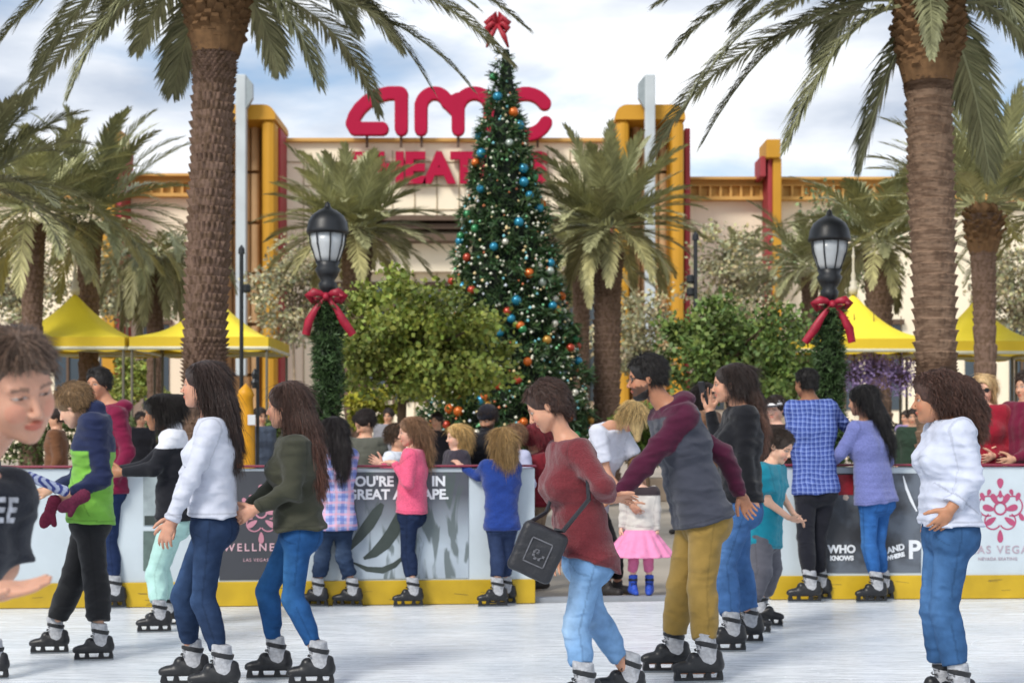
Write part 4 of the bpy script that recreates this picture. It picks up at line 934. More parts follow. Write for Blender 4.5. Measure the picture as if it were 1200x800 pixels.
    def leg(p, k, o, o2, full=1):
        hi, kn, an = J['hip'+k], J['kn'+k], J['an'+k]
        d = cap(p, hi, kn, .080*h*fat+o, .051*h+o)
        calf = kn*.72+an*.28-unit(np.cross(Lt, an-kn))*.0
        d = smin(d, cap(p, kn, an, .047*h+o, .034*h+o2), .03)
        d = smin(d, cap(p, kn*.8+an*.2-Fw*.012, kn*.45+an*.55-Fw*.01, .052*h+o*.9, .04*h+o*.5+o2*.5), .03)
        return d
    # ---------------- body
    EYE = ((.077, .031, .004), (.077, -.031, .004))
    def head(p):
        q = (p-H)@M/hs; q = q.astype(F32)
        l = np.abs(q[:, 1]); qs = q.copy(); qs[:, 1] = l
        d = ell(q, (-.012, 0, .035), (.098, .076, .085))
        d = smin(d, ell(q, (.025, 0, -.03), (.064, .06, .088)), .03)
        d = smin(d, cap(qs, (.066, 0, -.1), (.004, .048, -.06), .02, .022), .035)
        d = smin(d, ell(qs, (.055, .034, -.035), (.03, .026, .028)), .03)
        d = smin(d, cap(qs, (.087, .012, .02), (.074, .045, .022), .008, .007), .018)
        d = smax(d, -ell(qs, (.098, .031, .002), (.020, .017, .013)), .014)
        d = smin(d, ell(qs, (.075, .031, .003), (.0135, .0145, .0125)), .003)
        d = smin(d, cap(q, (.088, 0, .006), (.111, 0, -.034), .007, .010), .012)
        d = smin(d, ell(qs, (.1, .011, -.039), (.011, .007, .007)), .006)
        d = smin(d, ell(q, (.088, 0, -.062), (.013, .023, .0055)), .005)
        d = smin(d, ell(q, (.086, 0, -.073), (.013, .019, .0065)), .005)
        ear = smax(ell(qs, (-.01, .078, -.008), (.019, .009, .031)), -ell(qs, (-.004, .09, -.004), (.011, .008, .019)), .006)
        d = smin(d, ear, .006)
        return d*hs
    def hand(p, k):
        D, pn, sd_, cu = J['hd'+k]; w_ = J['wr'+k]; z = h*g('handk', 1.0)*(.98 if not child else 1.05)
        d = cap(p, w_, w_+D*.04*z, .025*z, .03*z, pn, .7)
        d = smin(d, cap(p, w_+D*.04*z+sd_*.012*z, w_+D*.085*z+sd_*.018*z, .022*z, .017*z, pn, .75), .015)
        d = smin(d, cap(p, w_+D*.04*z-sd_*.012*z, w_+D*.08*z-sd_*.02*z, .022*z, .015*z, pn, .75), .015)
        for i, (off, ln) in enumerate(((.031, .072), (.0105, .08), (-.0105, .074), (-.031, .058))):
            b = w_+D*(.083-.004*abs(i-1.2))*z+sd_*off*z; dr = unit(D+sd_*off*3.0); ang = cu*(.55+.12*i)
            fd = None
            for j, fr_ in enumerate((.45, .32, .23)):
                dr = unit(dr*math.cos(ang)+pn*math.sin(ang)); e_ = b+dr*ln*fr_*z
                c_ = cap(p, b, e_, (.0095-.001*j)*z, (.0088-.001*j)*z); fd = c_ if fd is None else np.minimum(fd, c_); b = e_; ang = cu
            d = smin(d, fd, .005)
        b = w_+D*.02*z+sd_*.022*z; dr = unit(D*.62+sd_*.75+pn*.25)
        for j, ln in enumerate((.042, .034, .027)):
            e_ = b+dr*ln*z; d = smin(d, cap(p, b, e_, (.0145-.002*j)*z, (.0125-.0018*j)*z), .006); b = e_; dr = unit(dr+D*.35+pn*cu*.5)
        return d
    def body(p):
        d = torso(p, 0)
        for k in 'LR':
            d = smin(d, armd(p, k, 0, 0, 2.0), .03)
            d = smin(d, leg(p, k, 0, 0), .03)
            ft = J['ft'+k]; ta = R(feet[k][2]); td = A3((-math.sin(ta), -math.cos(ta), 0)); z0 = .082 if g('skates', 1) else .035
            d = smin(d, cap(p, ft+A3((0, 0, z0))-td*.04, ft+A3((0, 0, z0-.008))+td*.12*h, .032*h, .024*h), .03)
            c_ = J['wr'+k]+J['hd'+k][0]*.09*h
            d = smin(d, near_eval(lambda q, k=k: hand(q, k), p, c_, .14*h), .008)
        nb = H+M@A3((-.02, 0, -.05))*hs
        d = smin(d, cap(p, Nk-sp*.05, nb, .056*h*(.86 if fem or child else 1), .05*h*(.86 if fem or child else 1)), .025)
        d = smin(d, near_eval(head, p, H, .17*hs), .012)
        return d
    pts = np.array([J[k] for k in J if isinstance(J[k], np.ndarray)]+[H, P, Nk])
    lo = pts.min(0)-.22; hi = pts.max(0)+.22; lo[2] = max(lo[2], -.03)
    out_ = []
    V, Q = surfnet(body, lo, hi, v)
    # skin colour with lips, brows and eyes as pigment of the face itself
    sk = np.array(s2l(g('skin', '#c99a7e'))); C_ = np.tile(sk, (len(V), 1))
    q = ((V-H)@M/hs); ql = np.abs(q[:, 1])
    hm = (np.abs(q) < .16).all(1)&(q[:, 0] > .03)
    def mixin(m, c, a_=1.0): C_[m] = C_[m]*(1-a_)+np.array(c)*a_
    ck = hm&(((q[:, 0]-.07)**2+(ql-.036)**2+(q[:, 2]+.035)**2) < .026**2); mixin(ck, sk*np.array((1.12, .82, .8)), .45)
    lp = hm&(((q[:, 1]/.024)**2+((q[:, 2]+.0675)/.0115)**2) < 1)&(q[:, 0] > .075); mixin(lp, sk*np.array((.85, .42, .42)), .85)
    hc = np.array(s2l(g('hair_c', '#2a1d18')))
    br = hm&(np.abs(q[:, 2]-.024+((ql-.03)**2)*6) < .0045)&(ql > .012)&(ql < .05); mixin(br, hc*.8+sk*.15, .85)
    op = g('eyeopen', .0062)
    ed = ((ql-.031)/.0155)**2+((q[:, 2]-.002)/op)**2
    mixin(hm&(ed < 1.7), sk*.28, .8); mixin(hm&(ed < 1), (.36, .33, .31)); mixin(hm&(((ql-.031)**2+(q[:, 2]-.002)**2) < .0062**2)&(ed < 1.1), (.03, .018, .012))
    if g('beard'):
        nz = .006*np.sin(q[:, 1]*260+q[:, 2]*190)
        bm = (q[:, 2] < -.046-.02*(q[:, 0] < .03)+nz+np.clip(.045-q[:, 0], 0, 1)*.9)&(q[:, 0] > -.002)&(q[:, 2] > -.14)&(ql < .085)
        bm |= (q[:, 2] < -.046)&(q[:, 2] > -.060)&(ql < .03)&(q[:, 0] > .07)
        bm &= ~lp
        C_[bm] = C_[bm]*.22+np.array(s2l('#1c1512'))*.78
    out_.append(('body', V, Q, C_, None))
    # ---------------- clothes
    fin = g('fold', .0055); sd0 = g('seed', abs(hash(S['label'])) % 1000 if False else (sum(map(ord, S['label'])) % 997))
    for gi, gm in enumerate(S['clothes']):
        kind = gm['k']; o = gm.get('o', .014); cl = gm['c']; cs = gm.get('c2'); fo = gm.get('fold', fin)
        if kind == 'top':
            o = o*.8
            end = gm.get('sleeve', 2.0); hem = gm.get('hem', .05); sh_ = gm.get('cuff', .008); fl = gm.get('flare', .0)
            hn = unit(sp+fr*gm.get('tilt', 0.0))
            def top(p, want=False):
                dt = torso(p, o+.001, .06)
                low = P-sp*(hem+.06)
                dsk = None
                fw_ = .118*h*(1.1 if fem else 1)*fat*.52
                for sg in (1, -1, 0):
                    c_ = cap(p, Wst+Lt*fw_*.7*sg, low+Lt*fw_*sg, .1*h*fat+o*.8, .116*h*fat+o+fl+.004)
                    dsk = c_ if dsk is None else np.minimum(dsk, c_)
                dt = smin(dt, dsk, .05)
                dt = smax(dt, -((p-(P-sp*hem))@hn), .012)
                dt = smax(dt, (p-(Nk+sp*gm.get('collar', .012)))@sp, .01)
                if gm.get('vneck'): dt = smax(dt, -cap(p, Nk+fr*.06*h, Nk+fr*.10*h-sp*.05, .045*h, .02), .01)
                da = None
                for k in 'LR':
                    ec = end if not isinstance(end, dict) else end[k]
                    a_ = armd(p, k, o*.9, sh_, 2.0)
                    if ec <= 1: pe = J['sh'+k]+(J['el'+k]-J['sh'+k])*ec; nn = unit(J['el'+k]-J['sh'+k])
                    else: pe = J['el'+k]+(J['wr'+k]-J['el'+k])*(ec-1); nn = unit(J['wr'+k]-J['el'+k])
                    dd = (p-pe)@nn
                    if ec <= 1: a_ = smax(cap(p, J['sh'+k], J['el'+k], .055*h+o, .05*h+o), dd, .006)
                    else:
                        nearw = np.sqrt(((p-pe)**2).sum(1)) < .16*h
                        a_ = np.where(nearw, np.maximum(a_, dd), a_)
                        # anything past the cuff along the forearm
                        a_ = np.where(((p-J['el'+k])@nn > float((pe-J['el'+k])@nn)+.0)&(cap(p, pe, pe+nn*.3, .09, .09) < 0), np.maximum(dd, a_), a_)
                    da = a_ if da is None else np.minimum(da, a_)
                if want: return dt, da
                d = smin(dt, da, .035)
                if gm.get('hood'):
                    hc_ = Nk-fr*.075*h+sp*.02
                    hd_ = ell(p, hc_, (.065*h, .10*h, .055*h), np.stack([fr, Lt, sp], 1).astype(F32))
                    hd_ = smin(hd_, cap(p, Nk+fr*.055*h+Lt*.05*h-sp*.01, Nk-fr*.05*h+Lt*.07*h+sp*.02, .028*h, .035*h), .03)
                    hd_ = smin(hd_, cap(p, Nk+fr*.055*h-Lt*.05*h-sp*.01, Nk-fr*.05*h-Lt*.07*h+sp*.02, .028*h, .035*h), .03)
                    d = smin(d, hd_, .02)
                if gm.get('collarroll'):
                    d = smin(d, np.abs(cap(p, Nk-sp*.01, Nk+sp*.035, .066*h, .06*h))-.008, .015)
                el_ = np.minimum(np.sqrt(((p-J['elL'])**2).sum(1)), np.sqrt(((p-J['elR'])**2).sum(1)))
                hz_ = (p-(P-sp*hem))@sp
                wg = .55+.7*np.exp(-(el_/.09)**2)+.55*np.exp(-(hz_/.14)**2)
                return d+np.clip(-fo*1.5*folds(p, sd0+gi, 8.5/max(h, .8))*wg+fo*.3*wrinkle(p, sd0+9, 55), -.04, o*.55)
            V, Q = surfnet(top, lo, hi, v)
            c1 = np.array(s2l(cl)); Cc = np.tile(c1, (len(V), 1))
            if cs:
                dt, da = top(V, True); ms = da < dt-gm.get('csb', .0); Cc[ms] = np.array(s2l(cs))
                if gm.get('hood'): Cc[(V-(Nk-sp*.035))@sp > 0] = np.array(s2l(cs))
            hmm = np.abs((V-(P-sp*hem))@hn-.022) < .004; Cc[hmm] *= .72
            for k in 'LR':
                ec = end
                if ec > 1:
                    nn_ = unit(J['wr'+k]-J['el'+k]); dd_ = (V-(J['el'+k]+(J['wr'+k]-J['el'+k])*(ec-1)))@nn_; cm = (np.abs(dd_+.03) < .004)&(np.sqrt(((V-J['wr'+k])**2).sum(1)) < .16); Cc[cm] *= .72
            am_ = None
            dt_, da_ = top(V, True); Cc[np.abs(dt_-da_) < .0035] *= .8
            if gm.get('yoke'):       # upper chest in another colour
                ym = ((V-(P+(Nk-P)*gm['yoke'][0]))@sp > 0); Cc[ym] = np.array(s2l(gm['yoke'][1]))
            if gm.get('stripe'):
                cc, d0, d1 = gm['stripe']; ym = ((V-(P+(Nk-P)*d0))@sp > 0)&((V-(P+(Nk-P)*d1))@sp < 0); Cc[ym] = np.array(s2l(cc))
            out_.append((gm.get('n', 'shirt'), V, Q, Cc, gm.get('m', 'cloth')))
        elif kind == 'bottom':
            cuff = gm.get('cuff', .01); up = gm.get('cut', .14 if g('skates', 1) else .03); wst = gm.get('waist', .06)
            def bot(p):
                d = None
                fw_ = .118*h*(1.12 if fem else 1)*fat*.52
                for sg in (1, -1, 0):
                    c_ = cap(p, P+sp*wst*1.2+Lt*fw_*.7*sg, P-sp*.03+Lt*fw_*sg, .097*h*fat+o*.7+.003, .109*h*fat+o*.8+.003)
                    d = c_ if d is None else np.minimum(d, c_)
                d = smin(d, cap(p, P-fr*.035*h+Lt*.05*h-sp*.03, P-fr*.035*h-Lt*.05*h-sp*.03, .1*h*fat+o*.5, .1*h*fat+o*.5), .04)
                d = smax(d, (p-(P+sp*wst))@sp, .01)
                for k in 'LR':
                    l_ = leg(p, k, o, cuff+.01)
                    nn = unit(J['an'+k]-J['kn'+k]); pe = J['an'+k]+A3((0, 0, up-.175+.06)) if g('skates', 1) else J['an'+k]+A3((0, 0, .0))
                    pe = J['an'+k]-nn*gm.get('up', .055)
                    l_ = np.maximum(l_, (p-pe)@nn)
                    d = smin(d, l_, .018)
                kn_ = np.minimum(*[np.sqrt(((p-J['kn'+k])**2).sum(1)) for k in 'LR']); an_ = np.minimum(*[np.sqrt(((p-J['an'+k])**2).sum(1)) for k in 'LR'])
                wgt = .16+.6*np.exp(-(kn_/.10)**2)+.9*np.exp(-(an_/.12)**2)+.3*np.exp(-((p-P)@sp/.1)**2)
                return d+np.clip(-fo*2.0*folds(p, sd0+30+gi, 9/max(h, .8), 1.1)*wgt+fo*.25*wrinkle(p, sd0+9, 34), -.04, o*.5+cuff*.2)
            V, Q = surfnet(bot, lo, hi, v)
            Cc = np.tile(np.array(s2l(cl)), (len(V), 1))
            if cs:   # faded thigh fronts and knees, worn into the denim
                m_ = 0
                for k in 'LR': m_ = np.maximum(m_, np.exp(-(cap(V, J['hip'+k]*.6+J['kn'+k]*.4+Fw*.09, J['kn'+k]+Fw*.06, .0, .0)/.075)**2))
                Cc = Cc*(1-m_[:, None])+np.array(s2l(cs))*m_[:, None]
            dk = Cc*(.74 if gm.get('m', 'denim') == 'denim' else .82)
            for k, sg in (('L', 1), ('R', -1)):
                lat = (V-J['hip'+k])@Lt*sg; ax1 = unit(J['kn'+k]-J['hip'+k]); ax2 = unit(J['an'+k]-J['kn'+k])
                up_ = ((V-J['kn'+k])@ax1) < 0
                f1 = unit(np.cross(Lt, ax1)); f2 = unit(np.cross(Lt, ax2)); off = np.where(up_, (V-J['hip'+k])@f1, (V-J['kn'+k])@f2)
                sm = (np.abs(off) < .0045)&((V-J['hip'+k])@Lt*sg > .035*h)&((V-P)@Lt*sg > 0); Cc[sm] = dk[sm]
                pu, pv, pb = (V-P)@Lt*sg-.068*h, (V-P)@sp+.035, (V-P)@fr
                e_ = np.maximum(np.abs(pu)-.052*h, np.abs(pv)-.062*h); pk = (pb < -.02)&(np.abs(e_) < .005); Cc[pk] = dk[pk]
                fp = (pb > .02)&(np.abs(pu*.8+pv-.045*h) < .005)&(pv > -.03)&(pv < .09); Cc[fp] = dk[fp]
            wb = np.abs((V-P)@sp-(wst-.04)) < .004; Cc[wb] = dk[wb]
            out_.append((gm.get('n', 'jeans'), V, Q, Cc, gm.get('m', 'denim')))
        elif kind == 'skirt':
            def skr(p):
                q_ = p-P; zz = q_@sp; rad = q_-zz[:, None]*sp; rr = np.sqrt((rad*rad).sum(1)); an = np.arctan2(q_@Lt, q_@fr)
                rw = .11+(.09-zz)*gm.get('fl', .55)+.012*np.sin(an*14)*np.clip((.1-zz)*6, 0, 1)
                return np.maximum(np.maximum(rr-rw, zz-.08), -zz-gm.get('len', .16))*.8
            V, Q = surfnet(skr, lo, hi, v); out_.append(('skirt', V, Q, np.tile(np.array(s2l(cl)), (len(V), 1)), 'cloth'))
    # ---------------- hair
    hair = g('hair')
    if hair:
        thick = hair.get('t', .016); sty = hair.get('s', 'short')
        ch = []
        for c_ in hair.get('chain', []):
            ch.append((W(c_[0], c_[1], Y0+g('leanY', 0.0)+g('headY', 0)+(c_[3] if len(c_) > 3 else 0)), c_[2]*.88))
        mess = hair.get('mess', .004)*.65
        def hd(p):
            q = ((p-H)@M/hs).astype(F32); qs = q.copy(); qs[:, 1] = np.abs(q[:, 1])
            d = ell(q, (-.018, 0, .042), (.100+thick, .078+thick*.8, .082+thick))
            lowz = hair.get('low', -.045)
            nape = smax(ell(q, (-.045, 0, -.02), (.068+thick*(.7 if sty != 'short' else .35), .070+thick*(.5 if sty != 'short' else .15), .075)), lowz-q[:, 2], .01)
            d = smin(d, nape, .02)
            fh = hair.get('fh', .072)        # hairline height on the forehead
            d = smax(d, -ell(q, (.115, 0, -.052), (.092, .071, fh+.052)), .012)
            d = smax(d, -ell(qs, (.035, .09, -.035), (.045, .03, .03+hair.get('sb', .0))), .01)
            d = smax(d, -(q[:, 2]+.0+(.055 if sty == 'short' else .12))-.0-np.where(q[:, 0] > -.03, -.0, .0), .01)
            if hair.get('fringe'):
                d = smin(d, smax(ell(q, (.05, 0, .055), (.062, .068, .045)), -(q[:, 2]-hair['fringe']), .008), .015)
            d = d*hs
            for i in range(len(ch)-1):
                d = smin(d, cap(p, ch[i][0], ch[i+1][0], ch[i][1], ch[i+1][1], A3(hair['ax']) if 'ax' in hair else None, hair.get('fl', 1.0)), .035)
            if ch: q3 = p
            ang = np.arctan2(q[:, 1], q[:, 2]+.02)
            d = d+mess*.6*wrinkle(p, 5+sd0, hair.get('f', 60), hair.get('sx', (1.6, 1.6, .35)))+mess*wrinkle(p, 15+sd0, 20, hair.get('sx', (1.6, 1.6, .5)))
            return d
        if ch:
            cp = np.array([c_[0] for c_ in ch]); l2 = np.minimum(cp.min(0), H)-.2; h2 = np.maximum(cp.max(0), H)+.2
        else: l2 = H-.2; h2 = H+.2
        V, Q = surfnet(hd, l2, h2, min(v, .007))
        hcx = np.array(s2l(g('hair_c', '#2a1d18'))); Cc = np.tile(hcx, (len(V), 1))
        if hair.get('tip'):
            tt = np.clip(((H-V)@A3((0, 0, 1)))/hair.get('tl', .4), 0, 1)[:, None]; Cc = Cc*(1-tt)+np.array(s2l(hair['tip']))*tt
        rs_ = np.random.RandomState(sd0); px_m = 1800/Y0*.853
        if g('Y0far', 0) == 0 and px_m > 60:
            long_ = sty != 'short'; k_ = min(1, px_m/150)
            V, Q, Cc = strands(V, Q, H, M, hs, rs_, int(hair.get('ns', (4600 if long_ else 2400))*k_*k_)+200, hair.get('ln', .12 if long_ else .032), hair.get('rad', .0018 if px_m < 300 else .0016)/max(.75, k_)*1.0, hair.get('lift', .03 if long_ else .14), Cc, hair.get('curl', .0), .9 if long_ else .3, long_, hair.get('zlim', .066))
        out_.append(('hair', V, Q, Cc, 'hair'))
    if g('beard'):
        def bd(p):
            q = ((p-H)@M/hs).astype(F32)
            d = head(p)/hs-.003; d = np.maximum(d, q[:, 2]+.094-(.07-q[:, 0])*.45*(q[:, 0] < .07)); d = np.maximum(d, .0-q[:, 0]+.0)
            d = np.maximum(d, -ell(q, (.1, 0, -.068), (.03, .024, .012)))
            return (d+.0015*wrinkle(p, 4, 120))*hs
        V, Q = surfnet(bd, H-.2, H+.2, .005); out_.append(('beard', V, Q, np.tile(np.array(s2l('#1c1512')), (len(V), 1)), 'hair'))
    if g('hat'):
        hc2 = g('hat')
        def ht(p):
            q = ((p-H)@M/hs).astype(F32)
            if hc2['s'] == 'beanie': d = smax(ell(q, (-.018, 0, .045), (.122, .1, .105)), .022-q[:, 2], .01)+.002*np.sin(q[:, 1]*300)
            else:
                d = smax(ell(q, (-.018, 0, .045), (.115, .094, .09)), .03-q[:, 2], .008)
                d = smin(d, np.maximum(ell(q, (.11, 0, .04), (.075, .065, .012)), -q[:, 0]+.05), .006)
            return d*hs
        V, Q = surfnet(ht, H-.24, H+.24, .007); Cc = np.tile(np.array(s2l(hc2['c'])), (len(V), 1))
        if hc2.get('c2'):
            q = ((V-H)@M/hs); Cc[(np.mod(q[:, 2], .035) < .015)] = np.array(s2l(hc2['c2']))
        out_.append((hc2.get('n', 'beanie'), V, Q, Cc, 'cloth'))
    return S, base, J, out_, dict(H=H, M=M, hs=hs, Lt=Lt, Fw=Fw, fr=fr, sp=sp, P=P, Nk=Nk, h=h, W=W, Y0=Y0)

def crumple(m, sc_=20.0, st=.9, mp_=(1, 1, 2)):
    t = m.node_tree; b = t.nodes['Principled BSDF']; old = b.inputs['Normal'].links[0].from_node
    tcn = N(t, 'ShaderNodeTexCoord'); mpn = N(t, 'ShaderNodeMapping'); mpn.inputs['Scale'].default_value = mp_; mpn.inputs['Rotation'].default_value = (.3, .5, 0)
    no = N(t, 'ShaderNodeTexNoise', noise_type='RIDGED_MULTIFRACTAL'); no.inputs['Scale'].default_value = sc_*.35; no.inputs['Detail'].default_value = 3; no.inputs['Distortion'].default_value = .5
    L(t, tcn.outputs['Object'], mpn.inputs[0]); L(t, mpn.outputs[0], no.inputs['Vector'])
    bp = N(t, 'ShaderNodeBump'); bp.inputs['Strength'].default_value = st; bp.inputs['Distance'].default_value = .018
    L(t, no.outputs['Fac'], bp.inputs['Height']); L(t, bp.outputs[0], old.inputs['Normal'])
def cloth_mats():
    mat('skin', attr='col', rough=.48, var=.06, nscale=30, bump=.12, bscale=300, sss=.12, spec=.35)
    mat('cloth', attr='col', rough=.92, var=.09, nscale=14, bump=.35, bscale=220, spec=.15, sheen=.15)
    mat('knit', attr='col', rough=.95, var=.16, nscale=90, bump=.6, bscale=160, spec=.1, sheen=.25)
    mat('denim', attr='col', rough=.9, var=.2, nscale=16, bump=.4, bscale=260, spec=.15)
    mat('hair', attr='col', rough=.42, var=.42, nscale=110, bump=.8, bscale=260, spec=.5, mapping=(1, 1, .14))
    def plaid(name, c0, c1, c2, per, w1, w2):
        m = mat(name, attr='col', rough=.9, var=.08, nscale=14, bump=.3, bscale=220, spec=.15); t = m.node_tree
        b = t.nodes['Principled BSDF']; lk = b.inputs['Base Color'].links[0].from_socket
        tcn = N(t, 'ShaderNodeTexCoord'); wn = N(t, 'ShaderNodeTexNoise'); wn.inputs['Scale'].default_value = 5
        L(t, tcn.outputs['Object'], wn.inputs['Vector'])
        ws = N(t, 'ShaderNodeVectorMath', operation='SCALE'); ws.inputs['Scale'].default_value = .05; L(t, wn.outputs['Color'], ws.inputs[0])
        ad = N(t, 'ShaderNodeVectorMath', operation='ADD'); L(t, tcn.outputs['Object'], ad.inputs[0]); L(t, ws.outputs[0], ad.inputs[1])
        sx = N(t, 'ShaderNodeSeparateXYZ'); L(t, ad.outputs[0], sx.inputs[0])
        cur = lk
        for ax, c, w_, off in ((0, c1, w1, 0), (2, c1, w1, 0), (0, c2, w2, .5), (2, c2, w2, .5)):
            mu = N(t, 'ShaderNodeMath', operation='MULTIPLY_ADD'); mu.inputs[1].default_value = 1/per; mu.inputs[2].default_value = 50+off
            L(t, sx.outputs[ax], mu.inputs[0])
            fr = N(t, 'ShaderNodeMath', operation='FRACT'); L(t, mu.outputs[0], fr.inputs[0])
            ls = N(t, 'ShaderNodeMath', operation='LESS_THAN'); ls.inputs[1].default_value = w_; L(t, fr.outputs[0], ls.inputs[0])
            ml = N(t, 'ShaderNodeMath', operation='MULTIPLY'); ml.inputs[1].default_value = .6; L(t, ls.outputs[0], ml.inputs[0])
            mm = N(t, 'ShaderNodeMix', data_type='RGBA'); L(t, ml.outputs[0], mm.inputs[0]); L(t, cur, mm.inputs[6]); mm.inputs[7].default_value = (*s2l(c), 1); cur = mm.outputs[2]
        L(t, cur, b.inputs['Base Color'])
    plaid('plaid_blue', None, '#303f7c', '#8d9dce', .036, .36, .14)
    plaid('plaid_pastel', None, '#5f74b8', '#e3a9bb', .085, .30, .22)
    plaid('print_mix', None, '#7a6a78', '#efe6e8', .05, .3, .3)
cloth_mats()
for k_ in ('cloth', 'denim', 'plaid_blue', 'plaid_pastel'): crumple(MATS[k_])
PEOPLE = {}
def finish_person(res):
    S, base, J, parts, I = res
    root = None
    for nm, V, Q, C_, mm in parts:
        if len(V) == 0: print('EMPTY', nm, S['label']); continue
        me = mesh_np(nm, V, Q, True, {'col': C_})
        if nm == 'body':
            root = link('person', me, MATS['skin'], None, base)
            tag(root, S['label'], S.get('cat', 'person'), S.get('group'))
        else: link(nm, me, MATS[mm], root)
    for k in 'LR':
        ta = R(S['feet'][k][2]); yaw = math.atan2(-math.cos(ta), -math.sin(ta)); tilt = R(S['feet'][k][4]) if len(S['feet'][k]) > 4 else 0
        if S.get('skates', 1):
            e = bpy.data.objects.new('ice_skate', None); col.objects.link(e); e.parent = root
            e.location = J['ft'+k]; e.rotation_euler = (0, tilt, yaw); z = max(.8, .96*I['h'] if I['h'] > .85 else .84); z = S.get('sk', z); e.scale = (z, z, z)
            bl = S.get('skates', 1) == 'blue'
            for nm in ('boot', 'boot_shell', 'strap', 'blade_frame', 'blade', 'laces'):
                me = SKATE[nm]
                if bl and nm == 'boot': me = SKATE['boot_blue']
                if bl and nm == 'boot_shell': me = SKATE['shell_blue']
                c = bpy.data.objects.new(nm, me); col.objects.link(c); c.parent = e
        else:
            m = MB(); f0 = Vector(J['ft'+k]); td = Vector((math.cos(yaw), math.sin(yaw), 0))
            def sh(p, f0=A3(J['ft'+k]), td=A3(td)):
                d = cap(p, f0+A3((0, 0, .045))-td*.05, f0+A3((0, 0, .04))+td*.14*I['h'], .042*I['h'], .036*I['h'])
                d = smin(d, cap(p, f0+A3((0, 0, .05))-td*.02, f0+A3((0, 0, .10)), .042*I['h'], .042*I['h']), .02)
                return np.maximum(d, .004-p[:, 2])
            V, Q = surfnet(sh, J['ft'+k]-.25, J['ft'+k]+.25, .012)
            link('shoe', mesh_np('shoe', V, Q), mat('shoe_dark', '#2c2a2a', .6, .2, 20), root)
    PEOPLE[S['id']] = (root, base, J, I)
    return root
# ------------------------------------------------------------------ the people of the photograph
SP = []
def sp_(id, label, **k): k['id'] = id; k['label'] = label; SP.append(k)
GS, GB = 'skaters on the ice', 'people standing behind the rink barrier'
def top(c, **k): return dict(k='top', c=c, **k)
def bot(c, **k): return dict(k='bottom', c=c, **k)

sp_('boy', 'boy with tousled brown hair in a black jersey holding out an open palm', group=GS, v=.0042, h=1.5, yaw=-58, sw=1.02,
    Y=3.0, feet=dict(L=(-40, 1290, -62), R=(-75, 1305, -62)), P=(-150, 845), N=(-58, 556), H=(18, 451), hs=.87, hyaw=-46, pitch=20, roll=13, eyeopen=.0030,
    armL=(2, 664, .0, -50, 735, -.6), armR=(-120, 706, -.2, -16, 694, -.4), handR=((1, -.15, .12), (.0, -.25, 1), .12), handk=.95,
    skin='#c0917a', hair_c='#5e4b3e', hair=dict(s='short', t=.006, mess=.008, fh=.064, f=45, low=-.03, ns=9000, ln=.042, lift=.0, rad=.0015, zlim=.05),
    clothes=[bot('#25262b', n='trousers', m='cloth'), top('#23262f', n='jersey', o=.018, sleeve=.86, flare=.0, hem=.12, fold=.008)])
sp_('edge', 'skater in dark clothes cut off by the left edge behind the tousled boy', group=GS, h=1.5, yaw=90,
    feet=dict(L=(-8, 796, 90), R=(-34, 788, 90)), P=(-22, 632), N=(-24, 532), H=(-30, 500),
    skin='#c99a7e', hair=dict(s='short'), clothes=[bot('#1f2126', n='trousers', m='cloth', o=.02), top('#2b2e38')])
sp_('green', 'child in a lime green and navy jacket and black trousers skating left', group=GS, h=1.5, yaw=78,
    feet=dict(L=(116, 774, 78), R=(64, 766, 82)), P=(105, 608), N=(112, 487), H=(86, 476), hyaw=100, pitch=28, hs=1.0,
    kneeL=(112, 680), kneeR=(86, 676), armL=(120, 560, -.2, 84, 579, -.3), armR=(92, 560, .3, 62, 572, .1),
    skin='#d2a68c', hair_c='#7d6242', hair=dict(s='short', t=.026, mess=.007, low=-.085, fringe=.045, fh=.05, sb=-.02),
    clothes=[bot('#1e1f22', n='trousers', m='cloth', o=.026, cuff=.026, fold=.008), top('#74ad45', n='jacket', o=.034, c2='#222a49', yoke=(.66, '#222a49'), hem=.02, flare=.015, cuff=.014, collarroll=1, fold=.009, csb=.006)])
sp_('maroonboy', 'black haired boy in a maroon hooded top behind the lime green jacket', group=GS, h=1.72, yaw=70,
    feet=dict(L=(133, 713, 80), R=(112, 709, 80)), P=(128, 572), N=(134, 478), H=(115, 450), hyaw=22, pitch=4, hs=.98,
    armL=(150, 530, .3, 132, 565, .2), kneeL=(128, 640), kneeR=(115, 638),
    skin='#b98467', hair_c='#1d1814', hair=dict(s='short', t=.02, mess=.006),
    clothes=[bot('#233152', o=.014), top('#74193a', n='hooded_top', o=.026, hood=1, hem=.03, fold=.008)])
sp_('mint', 'dark haired child in a black and white jacket and mint trousers leaning on the barrier', group=GS, h=1.5, yaw=82,
    feet=dict(L=(186, 741, 80), R=(196, 733, 80)), P=(204, 610), N=(203, 506), H=(186, 484), hyaw=92, pitch=8, hs=.97,
    kneeL=(182, 672), kneeR=(186, 670), armL=(180, 549, -.5, 144, 553, .2), armR=(170, 548, .5, 140, 550, .3),
    skin='#a06f50', hair_c='#1b1512', hair=dict(s='long', t=.018, mess=.005, chain=[(196, 472, .06), (208, 468, .045)]),
    clothes=[bot('#a9cfc9', n='trousers', m='cloth', o=.02, cuff=.016, up=.03), top('#1d1e24', n='jacket', o=.028, hem=.0, yoke=(.82, '#d8dae2'), collarroll=1)])
